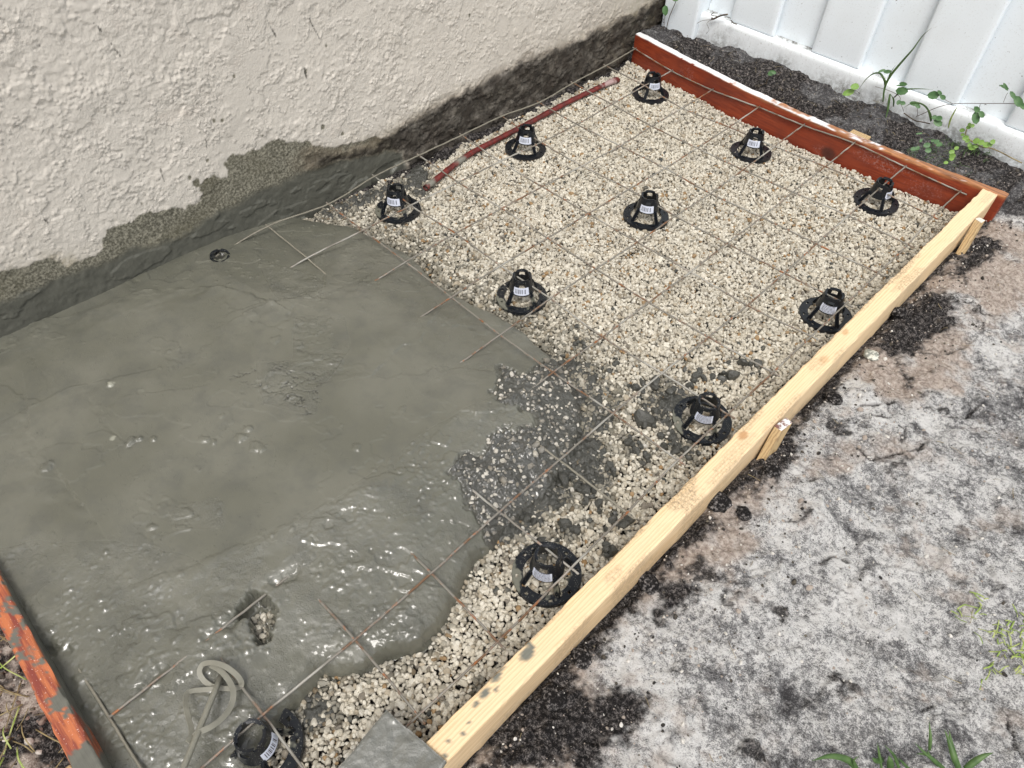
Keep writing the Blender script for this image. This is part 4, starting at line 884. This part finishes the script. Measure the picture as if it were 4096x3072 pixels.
# ------------------------------------------------------------------ vinyl fence
YF = .2
fence = empty('vinyl_fence', (.6, YF, 0), "white vinyl privacy fence with overlapping upright boards on a dirty bottom rail", 'fence'); off = np.array([.6, YF, 0.])
def fgrid(name, xs, zs, prof, m, attrf=None):
    """sheet over (x,z) with depth y from prof, extruded back 8 mm"""
    Xg, Zg = np.meshgrid(xs, zs, indexing='ij'); Yg = prof(Xg, Zg); n = Xg.size; V = np.stack([Xg.ravel(), Yg.ravel(), Zg.ravel()], 1)-off
    B_ = V.copy(); B_[:, 1] = max(V[:, 1])+.006; idx = np.arange(n).reshape(Xg.shape); f1 = gridfaces(*Xg.shape)
    loop = list(idx[:, 0])+list(idx[-1, 1:])+list(idx[-2::-1, -1])+list(idx[0, -2:0:-1]); rim = [(loop[(i+1) % len(loop)], loop[i], loop[i]+n, loop[(i+1) % len(loop)]+n) for i in range(len(loop))]
    at = {k_: np.concatenate([v_, v_]) for k_, v_ in (attrf(V[:, 0]+off[0], V[:, 2]) if attrf else {}).items()}
    o = mesh_np(name, np.vstack([V, B_]), np.vstack([f1, f1[:, ::-1]+n, rim]), m, parent=fence, attrs=at); e = o.modifiers.new('es', 'EDGE_SPLIT'); e.split_angle = math.radians(50); return o
# rail: front face, rounded arris, then the ledge
prof = [(-.08, 0), (.0, 0), (.05, 0), (.085, 0), (.092, .0007), (.098, .003), (.1005, .006), (.1015, .011), (.102, .030), (.1022, .045)]
xs = np.linspace(.088, 3.2, 420); V = []
for x in xs:
    for (z, y) in prof: V.append((x, YF+y, z))
V = np.array(V); d_ = sst(.075, .02, V[:, 2]+.022*fbm(V[:, 0], V[:, 2], .07, 5, 221, .65))*.85
d_ = np.maximum(d_, (V[:, 2] > .1005)*sst(-.1, .3, fbm(V[:, 0], V[:, 1], .05, 4, 222)+.2)*(V[:, 1] > YF+.016)*.9*np.where(((V[:, 0]-.185) % .2868) > .15, 1.3, .3))
d_ = np.clip(d_, 0, 1)
mesh_np('bottom_rail', V-off, gridfaces(len(xs), len(prof)), M_VIND, parent=fence, attrs=dict(dirt=d_))
p0 = .185; pit = .2868; w0 = .156
for i in range(10):
    xa = p0+i*pit; xc = xa+w0
    def prf(Xg, Zg, xa=xa, xc=xc):
        e = np.minimum(Xg-xa, xc-Xg); return YF+.0135+.006*np.clip(1-e/.006, 0, 1)**2+.006*np.clip(1-(Zg-.1015)/.006, 0, 1)**2+.0006*np.sin((Xg-xa)*22)
    xs = np.concatenate([[xa, xa+.0015, xa+.003, xa+.006], np.linspace(xa+.02, xc-.02, 5), [xc-.006, xc-.003, xc-.0015, xc]])
    fgrid('fence_board', xs, np.array([.1025, .104, .106, .11, .2, .5, 1.0, 1.7]), prf, M_VIN)
    fgrid('fence_board', np.linspace(xc-.012, xc+pit-w0+.012, 5), np.array([.1025, .3, .8, 1.7]), lambda a_, b_: YF+.040+0*a_, M_VIN)
fgrid('fence_board', np.linspace(.089, .125, 3), np.array([.1025, .3, 1.7]), lambda a_, b_: YF+.040+0*a_, M_VIN)
fgrid('fence_board', np.linspace(.1255, .19, 3), np.array([.1025, .3, 1.7]), lambda a_, b_: YF+.037+0*a_, M_VIN)
mb = MB(); mb.box((.088-.6, 0, 1.70), (2.6, .05, 1.83)); mb.build('top_rail', M_VIN, fence, bevel=.004)
mb = MB(); mb.box((-.045-.6, -.020, -.15), (.0875-.6, .110, 1.95)); o = mb.build('fence_post', M_VIN, fence, bevel=.009, seg=3)

# ------------------------------------------------------------------ clods of soil and a lump of old mortar
def lump(u, v, r, name, label, mat, flat=.7, seed=1, z=None, group='clods of dark soil beside the yellow board'):
    p = plf(u, v, 2, -.035); bm = bmesh.new(); bmesh.ops.create_icosphere(bm, subdivisions=4, radius=1); V = np.array([q.co[:] for q in bm.verts]); Fc = np.array([[q.index for q in f.verts] for f in bm.faces]); bm.free()
    rr = np.random.default_rng(seed)
    for c in range(7): d = rr.normal(size=3); d /= np.linalg.norm(d); s = V@d; V -= np.outer(np.maximum(s-rr.uniform(.65, .9), 0)*.7, d)
    n = 1+.16*fbm(V[:, 0]+seed, V[:, 1]+V[:, 2]*.7, .7, 4, seed+300)+.06*fbm(V[:, 0]*1.3+V[:, 2], V[:, 1]-V[:, 2], .2, 3, seed+301); V = V*n[:, None]*r*np.array([1, .9, flat])
    o = mesh_np(name, V, Fc, mat); o.location = (p[0], p[1], gz(p[0], p[1])+r*flat*.35); return tag(o, label, 'clod' if mat is not M_MORT else 'mortar lump', group if mat is not M_MORT else None)
lump(2597, 2318, .021, 'soil_clod', "round black soil clod touching the yellow board, nearest the camera of the round ones", M_CLOD, .75, 1)
lump(3590, 1262, .016, 'soil_clod', "pointed black soil clod against the far half of the yellow board", M_CLOD, 1.0, 2)
lump(2870, 2010, .024, 'soil_clod', "large grey crusted clod just below the weathered middle stake", M_CLOD, .6, 3)
lump(3075, 1900, .019, 'soil_clod', "dark clod at the foot of the weathered middle stake", M_CLOD, .55, 4)
lump(2330, 2620, .019, 'soil_clod', "long black clod half sunk in the dark soil near the bottom of the yellow board", M_CLOD, .5, 5)
lump(3330, 1600, .017, 'soil_clod', "jet black clod on the tan sand right of the yellow board's middle", M_CLOD, .6, 6)
lump(2210, 2790, .020, 'soil_clod', "lowest dark clod beside the near end of the yellow board", M_CLOD, .5, 7)
lump(2970, 2060, .015, 'soil_clod', "white crusted clod next to the large grey one under the stake", M_CLOD, .6, 8)
lump(3487, 1412, .017, 'mortar_lump', "speckled grey and white lump of old mortar beside the yellow board", M_MORT, .45, 9)
# small crumbs, uncountable
r = np.random.default_rng(19); P, R_, C = [], [], []
for q in range(5200):
    x = XB1+.006+r.exponential(.10) if q < 3400 else r.uniform(1.15, 1.75); y = r.uniform(-2.0, .02)
    if x > 1.78 or r.random() > .35+.65*float(vn(np.array([x*14.]), np.array([y*14.]), 9)[0])**2: continue
    P.append([x, y, gz(x, y)+.0006]); R_.append(min(.0014*r.lognormal(0, .55), .0065)); dd = x-XB1; u = r.random(); C.append([.015, .014, .014] if u < .45-dd*.6 else ([.62, .60, .56] if u > .75-dd*.3 else [.35, .30, .26]))
for q in range(900):
    x, y = r.uniform(.02, 1.2), r.uniform(.06, .195); P.append([x, y, gz(x, y)]); R_.append(min(.0015*r.lognormal(0, .5), .006)); u = r.random(); C.append([.02, .018, .017] if u < .7 else [.25, .22, .2])
for q in range(900):
    x = r.uniform(.4, .95); y = yleft(x)-.034-r.random()*.15; P.append([x, float(y), gz(x, y)]); R_.append(min(.0022*r.lognormal(0, .5), .007)); u = r.random(); C.append([.03, .022, .02] if u < .5 else ([.20, .14, .12] if u < .9 else [.55, .5, .45]))
o = stones('soil_crumbs', np.array(P), np.array(R_), np.array(C), M_GRAV); tag(o, kind='stuff'); o['label'] = "loose crumbs of soil and shell on the ground round the form"

# ------------------------------------------------------------------ plants
def leafmesh(mb, c, nrm, d, L, Wd, cup=.15):
    c, nrm, d = [np.array(q, float) for q in (c, nrm, d)]; nrm /= np.linalg.norm(nrm); d -= nrm*(d@nrm); d /= np.linalg.norm(d)+1e-9; s = np.cross(nrm, d); V = [tuple(c-d*L/2)]; n = 9
    rows = [(-.32, .72), (0, 1), (.32, .78)]
    for t_, w_ in rows:
        for e_ in (-1, 0, 1): V.append(tuple(c+d*L*t_+s*e_*w_*Wd/2+nrm*(abs(e_)*cup*Wd-.1*L*t_*t_)))
    V.append(tuple(c+d*L/2-nrm*.05*L)); F_ = [(0, 2, 1), (0, 3, 2)]
    for i in range(2):
        b_ = 1+i*3; F_ += [(b_, b_+1, b_+4, b_+3), (b_+1, b_+2, b_+5, b_+4)]
    F_ += [(7, 8, 10), (8, 9, 10)]; mb.add(V, F_)
TOCAM = lambda p: (CAM-p)/np.linalg.norm(CAM-p)
rp = random.Random(11)
def jn(p): n = TOCAM(np.array(p)); return n+np.array([rp.uniform(-.35, .35), rp.uniform(-.3, .1), rp.uniform(-.1, .5)])
def yp(u, v, y=.172): return plf(u, v, 1, y)
def plant(name, base_, label, cat, blades=(), leaves=(), stems=(), leafmat=None, stemmat=None, y=.172, bm_=None, group='weeds along the foot of the white fence'):
    """blades/stems: lists of (photo points, width); leaves: (u,v,length_px,width_px,angle)"""
    f = (lambda u, v: plf(u, v, 1, y)) if y is not None else (lambda u, v: plf(u, v, 2, .03))
    b0 = f(*base_); t = empty(name, tuple(b0), label, cat, group); off_ = np.array(b0)
    if stems:
        mb = MB()
        for pts, w_ in stems:
            P = smooth_path([f(u, v)+np.array([0, rp.uniform(-.006, .002), 0])*(i > 0) for i, (u, v) in enumerate(pts)], 5); mb.tube([p-off_ for p in P], w_, 5)
        mb.build('stem', stemmat or M_STEM, t, smooth=True)
    if blades:
        for pts, w_ in blades:
            n_ = len(pts); dy = rp.uniform(-.05, -.01)
            P = smooth_path([f(u, v)+(TOCAM(f(u, v))*.02*(i/(n_-1))) for i, (u, v) in enumerate(pts)], 7); m_ = len(P)
            ws = [max(w_*(1-(i/(m_-1))**2.2)*(.55+.45*min(1, i/(m_*.3))), .0004) for i in range(m_)]; N = []
            for i in range(m_):
                tt = P[min(i+1, m_-1)]-P[max(i-1, 0)]; N.append(np.cross(tt/np.linalg.norm(tt), TOCAM(P[i]))+np.array([0, 0, .25]))
            mb = MB(); mb.ribbon([p-off_ for p in P], N, ws, .0003); mb.build('blade', bm_ or M_GRASS, t, smooth=True)
    if leaves:
        mb = MB()
        for (u, v, lp, wp, ang) in leaves:
            c = f(u, v); dpt = f(u+math.cos(math.radians(ang))*10, v-math.sin(math.radians(ang))*10)-c; sc = np.linalg.norm(c-CAM)/FPX; c = c+TOCAM(c)*.012
            leafmesh(mb, c-off_, jn(c), dpt, lp*sc*1.0, wp*sc*1.0)
        mb.build('foliage', leafmat or M_LEAF, t, smooth=True)
    return t
def z5(u, v): return 3500+u/1.9046, 200+v/1.9046
Z5 = lambda L: [z5(*q) for q in L]
def lv(L): return [(*z5(u, v), a_/1.9046, b_/1.9046, g_) for u, v, a_, b_, g_ in L]
plant('grass_weed', z5(60, 400), "tall grass with one long dark blade reaching up the white fence", 'grass', blades=[(Z5([(60, 395), (75, 285), (115, 200), (170, 130), (235, 55), (290, -8), (360, -105), (430, -168)]), .007), (Z5([(75, 275), (68, 225), (40, 180), (-10, 180), (-70, 225), (-130, 310)]), .0055), (Z5([(75, 270), (78, 235), (50, 195), (10, 165)]), .005), (Z5([(100, 215), (120, 170), (155, 118)]), .003)],
      leaves=lv([(95, 165, 50, 24, 0), (52, 158, 45, 16, 25)]), leafmat=M_LEAF)
plant('broadleaf_weed', z5(140, 432), "small weed with round leaves and a drooping grass blade against the fence rail", 'weed', blades=[(Z5([(115, 335), (105, 400), (95, 470), (75, 543)]), .0075), (Z5([(150, 360), (200, 310), (300, 296), (440, 300)]), .005), (Z5([(140, 430), (142, 380), (118, 335)]), .005)],
      leaves=lv([(205, 312, 78, 50, -5), (215, 258, 50, 24, -10), (180, 400, 34, 26, 60), (210, 405, 38, 26, -10), (200, 270, 60, 12, 0)]), stems=[(Z5([(140, 432), (148, 360), (190, 330)]), .0012), (Z5([(220, 470), (195, 400), (190, 345), (100, 310), (0, 280)]), .0006)])
plant('broadleaf_weed', z5(425, 540), "low weed with a curled brownish blade beside the fence rail", 'weed', blades=[(Z5([(425, 545), (400, 450), (340, 405), (270, 410), (220, 440)]), .005), (Z5([(430, 540), (425, 490), (395, 430)]), .004)], leaves=lv([(300, 408, 60, 28, -10), (325, 428, 40, 24, -35), (452, 515, 34, 30, 0), (488, 522, 42, 34, -10), (478, 556, 62, 40, -35)]),
      stems=[(Z5([(325, 505), (320, 450), (315, 425)]), .0006)])
plant('grass_weed', z5(560, 592), "single upright pale blade of grass against the fence rail", 'grass', blades=[(Z5([(558, 594), (575, 530), (605, 470), (637, 418)]), .005)], bm_=M_CLIP)
plant('vine', z5(310, 510), "thin brown vine with paired leaves trailing along the fence's bottom rail", 'vine', stems=[(Z5([(310, 510), (380, 478), (450, 445), (520, 420), (590, 408), (700, 408), (800, 408), (900, 402), (1000, 403), (1080, 406), (1160, 420)]), .0009), (Z5([(590, 408), (545, 378), (490, 345)]), .0006), (Z5([(803, 410), (797, 445), (785, 480)]), .0006), (Z5([(978, 400), (1000, 345), (1018, 322)]), .0006)],
      leaves=lv([(445, 344, 70, 50, 0), (492, 325, 40, 20, -45), (516, 360, 42, 28, -35), (775, 452, 46, 32, -50), (767, 518, 76, 46, 95), (812, 490, 48, 30, -60), (985, 282, 60, 16, -25), (995, 280, 56, 18, -60), (1050, 345, 60, 24, -60), (1092, 392, 76, 44, -60), (1128, 430, 50, 30, -60)]), y=.165)
plant('creeper', z5(1120, 862), "yellow green creeper with small round leaves on the soil below the fence", 'creeper', stems=[(Z5([(1120, 862), (1050, 820), (960, 780), (880, 750), (820, 735), (740, 700), (690, 650), (700, 600)]), .0016)],
      leaves=lv([(720, 567, 22, 20, 0), (742, 578, 26, 24, 0), (712, 590, 28, 26, 0), (664, 612, 32, 26, 0), (668, 645, 24, 20, 0), (690, 670, 40, 34, 0), (705, 692, 30, 24, 0), (772, 693, 40, 36, 30), (810, 706, 38, 34, 0), (850, 724, 44, 36, 0), (896, 700, 32, 30, 0), (878, 722, 28, 24, 0), (742, 744, 48, 38, 0), (720, 722, 30, 24, 40), (770, 735, 30, 20, 0)]), leafmat=M_LEAFY, stemmat=M_STRAW, y=.185)
plant('clover', z5(330, 760), "patch of small round leaved clover behind the red board, left of the creeper", 'clover', leaves=lv([(292, 755, 36, 28, 0), (322, 750, 34, 26, 20), (395, 726, 44, 34, 0), (405, 765, 40, 32, 0), (470, 700, 34, 28, 20), (490, 722, 38, 30, 0), (440, 690, 26, 20, 0), (350, 690, 26, 16, 70), (336, 636, 40, 12, 5)]), stems=[(Z5([(330, 775), (335, 720), (350, 690)]), .0007), (Z5([(400, 745), (450, 730), (480, 715)]), .0007)], y=None, group='low weeds on the soil')
plant('clover', z5(585, 830), "little clover sprig hanging toward the red board below the creeper", 'clover', leaves=lv([(585, 778, 34, 30, 0), (590, 805, 38, 32, 0), (584, 828, 30, 26, 0), (621, 749, 28, 26, 0), (540, 858, 28, 22, 0)]), stems=[(Z5([(585, 840), (588, 800), (600, 760), (621, 749)]), .0006)], y=None, leafmat=M_LEAFY, group='low weeds on the soil')
plant('broadleaf_weed', (3394, 372), "pair of bright yellow green leaves on the soil left of the tall grass", 'weed', leaves=[(3419, 347, 30, 22, 15), (3394, 370, 40, 22, 20)], stems=[([(3440, 375), (3425, 360), (3400, 368)], .0006)], leafmat=M_LEAFY, y=.13, group='low weeds on the soil')
plant('seedling', (3060, 350), "tiny curled seedling on black soil between red board and fence", 'seedling', leaves=[(3085, 292, 26, 18, 20), (3095, 290, 18, 12, -20)], stems=[([(3064, 352), (3070, 320), (3085, 295)], .0012), ([(3095, 292), (3110, 288), (3125, 292)], .0006), ([(3100, 312), (3125, 293)], .0006)], y=.09, group='low weeds on the soil')
plant('corner_weed', (2665, 120), "thin stems with one round leaf in the corner of wall and fence post", 'weed', leaves=[(2662, 42, 34, 22, 95), (2705, -8, 30, 20, 20)], stems=[([(2655, 125), (2657, 85), (2660, 50)], .0008), ([(2665, 120), (2680, 70), (2705, 10), (2712, -20)], .0012), ([(2600, 150), (2620, 122), (2650, 112)], .001), ([(2590, 146), (2630, 130), (2645, 118)], .0008)], y=.165)
plant('dead_root', (2860, 62), "dark tangle of dead root hanging over the rail near the fence post", 'root', stems=[([(2910, 58), (2885, 62), (2855, 75), (2848, 72)], .0028), ([(2870, 66), (2845, 60), (2855, 50)], .0012), ([(2850, 78), (2810, 82), (2780, 100)], .0007), ([(2850, 78), (2832, 90), (2838, 118), (2825, 135)], .0006), ([(2925, 82), (2935, 90), (2950, 96)], .0015), ([(2930, 84), (2925, 94)], .001)], y=.192)
plant('dead_twig', z5(250, 505), "thin dead twig lying on the black soil under the vine", 'twig', stems=[(Z5([(220, 480), (300, 535), (360, 545), (420, 562)]), .0016)], y=.17)

# thatch of dead straw, grass tufts, clippings
def straws(name, n, gen, mat, w_, label, hump=.004):
    rr = np.random.default_rng(len(name)*7); mb = MB()
    for _ in range(n):
        x, y, L, z0 = gen(rr); a_ = rr.uniform(0, 6.28); d = np.array([math.cos(a_), math.sin(a_), 0]); p = np.array([x, y, z0]); s_ = np.cross(d, [0, 0, 1])*rr.uniform(-.07, .07)*L
        P = [p, p+d*L*.5+s_+[0, 0, hump*rr.random()], p+d*L+[0, 0, hump*.6*rr.random()]]; P = [q if i == 0 else np.array([q[0], q[1], max(q[2], gz(q[0], q[1])+.0012)]) for i, q in enumerate(P)]
        mb.ribbon(smooth_path(P, 3), [np.array([-d[1], d[0], rr.uniform(-.6, .6)])]*7, w_*rr.uniform(.6, 1.2), .0003)
    o = mb.build(name, mat, smooth=True); tag(o, kind='stuff'); o['label'] = label; return o
th = [plf(*z5(60, 430), 2, .03), plf(*z5(130, 450), 2, .03)]
def g1(rr): c = th[rr.integers(2)]; x, y = c[0]+rr.normal()*.018, c[1]+rr.normal()*.009; return x, y, rr.uniform(.01, .03), gz(x, y)+.003
straws('dead_thatch', 170, g1, M_STRAW, .0008, "matted dead grass at the foot of the tall grass", .010)
def clip(rr):
    q = [(2090, 1335), (2115, 1320), (2150, 1370), (2170, 1400), (2190, 1420), (2200, 1380), (2140, 1450), (2205, 1440), (2180, 1360), (2210, 1350)][rr.integers(10)]
    p = pl(q[0]+rr.normal()*14, q[1]+rr.normal()*14, 2, -.03); return p[0], p[1], rr.uniform(.006, .024), gz(p[0], p[1])+.002
straws('grass_clippings', 75, clip, M_CLIP, .0022, "fresh green grass clippings scattered at the right edge of the sand", .005)
def lit(rr):
    x, y = rr.uniform(1.17, 1.72), rr.uniform(-1.9, -.1); return x, y, rr.uniform(.006, .03), gz(x, y)+.001
straws('dry_litter', 60, lit, M_STRAW, .0008, "few dry stalks lying on the sand", .003)
def lft(rr):
    x = rr.uniform(.45, .92); y = float(yleft(x))-.035-rr.random()*.12; return x, y, rr.uniform(.02, .07), gz(x, y)+.003
straws('straw_litter', 70, lft, M_STRAW, .0016, "dry straw on the dark soil outside the orange board", .012)
def lft2(rr):
    x = rr.uniform(.5, .92); y = float(yleft(x))-.05-rr.random()*.12; return x, y, rr.uniform(.03, .07), gz(x, y)+.004
straws('green_litter', 16, lft2, M_CLIP, .0022, "green grass blades on the dark soil outside the orange board", .014)
wc_ = [plf(*z5(u, v), 2, .035) for u, v in [(400, 740), (480, 720), (640, 740), (720, 740), (800, 760), (560, 690), (600, 800), (340, 740)]]
def lw(rr):
    c = wc_[rr.integers(len(wc_))]; x, y = c[0]+rr.normal()*.022, c[1]+rr.normal()*.014; return x, y, rr.uniform(.008, .026), gz(x, y)+.003
straws('low_weeds', 150, lw, M_GRASS, .0011, "fine low green weeds matted on the soil below the fence", .014)
def rt(rr): x, y = rr.uniform(.05, 1.15), rr.uniform(.06, .19); return x, y, rr.uniform(.008, .03), gz(x, y)+.001
straws('dead_stalks', 60, rt, M_STRAW, .0007, "fine dead stalks on the dark soil between red board and fence", .006)
def z8(u, v): return 2800+u/1.416, 1900+v/1.416
def tuft(base_, label, Bl):
    c = plf(*base_, 2, -.03); c[2] = gz(c[0], c[1]); t = empty('grass_tuft', tuple(c), label, 'grass', 'grass tufts at the bottom right')
    for pts, w_ in Bl:
        Q = [plf(u, v, 2, -.028+.004+.045*(i/(len(pts)-1))**.7*(.6)) for i, (u, v) in enumerate(pts)]; P = smooth_path(Q, 6); m_ = len(P); N = []
        for i in range(m_): tt = P[min(i+1, m_-1)]-P[max(i-1, 0)]; N.append(np.cross(tt/np.linalg.norm(tt), TOCAM(P[i])))
        mb = MB(); mb.ribbon([p-c for p in P], N, [max(w_*(1-(i/(m_-1))**2.5)*(.7+.3*min(1, i/4)), .0004) for i in range(m_)], .0003); mb.build('blade', M_GRASS, t, smooth=True)
Z8 = lambda L: [z8(*q) for q in L]
tuft(z8(1470, 1660), "dark green grass tuft with a forked upright blade, rightmost at the bottom edge", [(Z8([(1470, 1670), (1440, 1600), (1415, 1520), (1385, 1440)]), .009), (Z8([(1450, 1600), (1425, 1530), (1412, 1445)]), .007), (Z8([(1500, 1665), (1560, 1620), (1610, 1590), (1662, 1572)]), .009)])
tuft(z8(1370, 1660), "slim grass tuft with arching thin blades, second from the right at the bottom edge", [(Z8([(1385, 1665), (1330, 1620), (1270, 1570), (1215, 1515)]), .006), (Z8([(1300, 1560), (1305, 1480), (1298, 1395)]), .005), (Z8([(1300, 1590), (1260, 1580), (1225, 1580)]), .003), (Z8([(1350, 1650), (1300, 1590), (1290, 1560)]), .005)])
tuft(z8(1075, 1665), "short bright grass tuft at the bottom edge, left of the forked one", [(Z8([(1075, 1670), (1078, 1625), (1070, 1590)]), .010), (Z8([(1130, 1670), (1100, 1590), (1045, 1530)]), .005), (Z8([(1030, 1670), (1015, 1580), (1005, 1520)]), .004), (Z8([(1040, 1610), (1000, 1620), (975, 1600)]), .008), (Z8([(1190, 1670), (1150, 1630), (1120, 1600)]), .004)])
tuft(z8(880, 1660), "long flat grass blade arching left at the bottom edge beside dry stalks", [(Z8([(890, 1670), (840, 1615), (740, 1592), (635, 1618)]), .010), (Z8([(880, 1665), (870, 1620), (900, 1590)]), .003)])
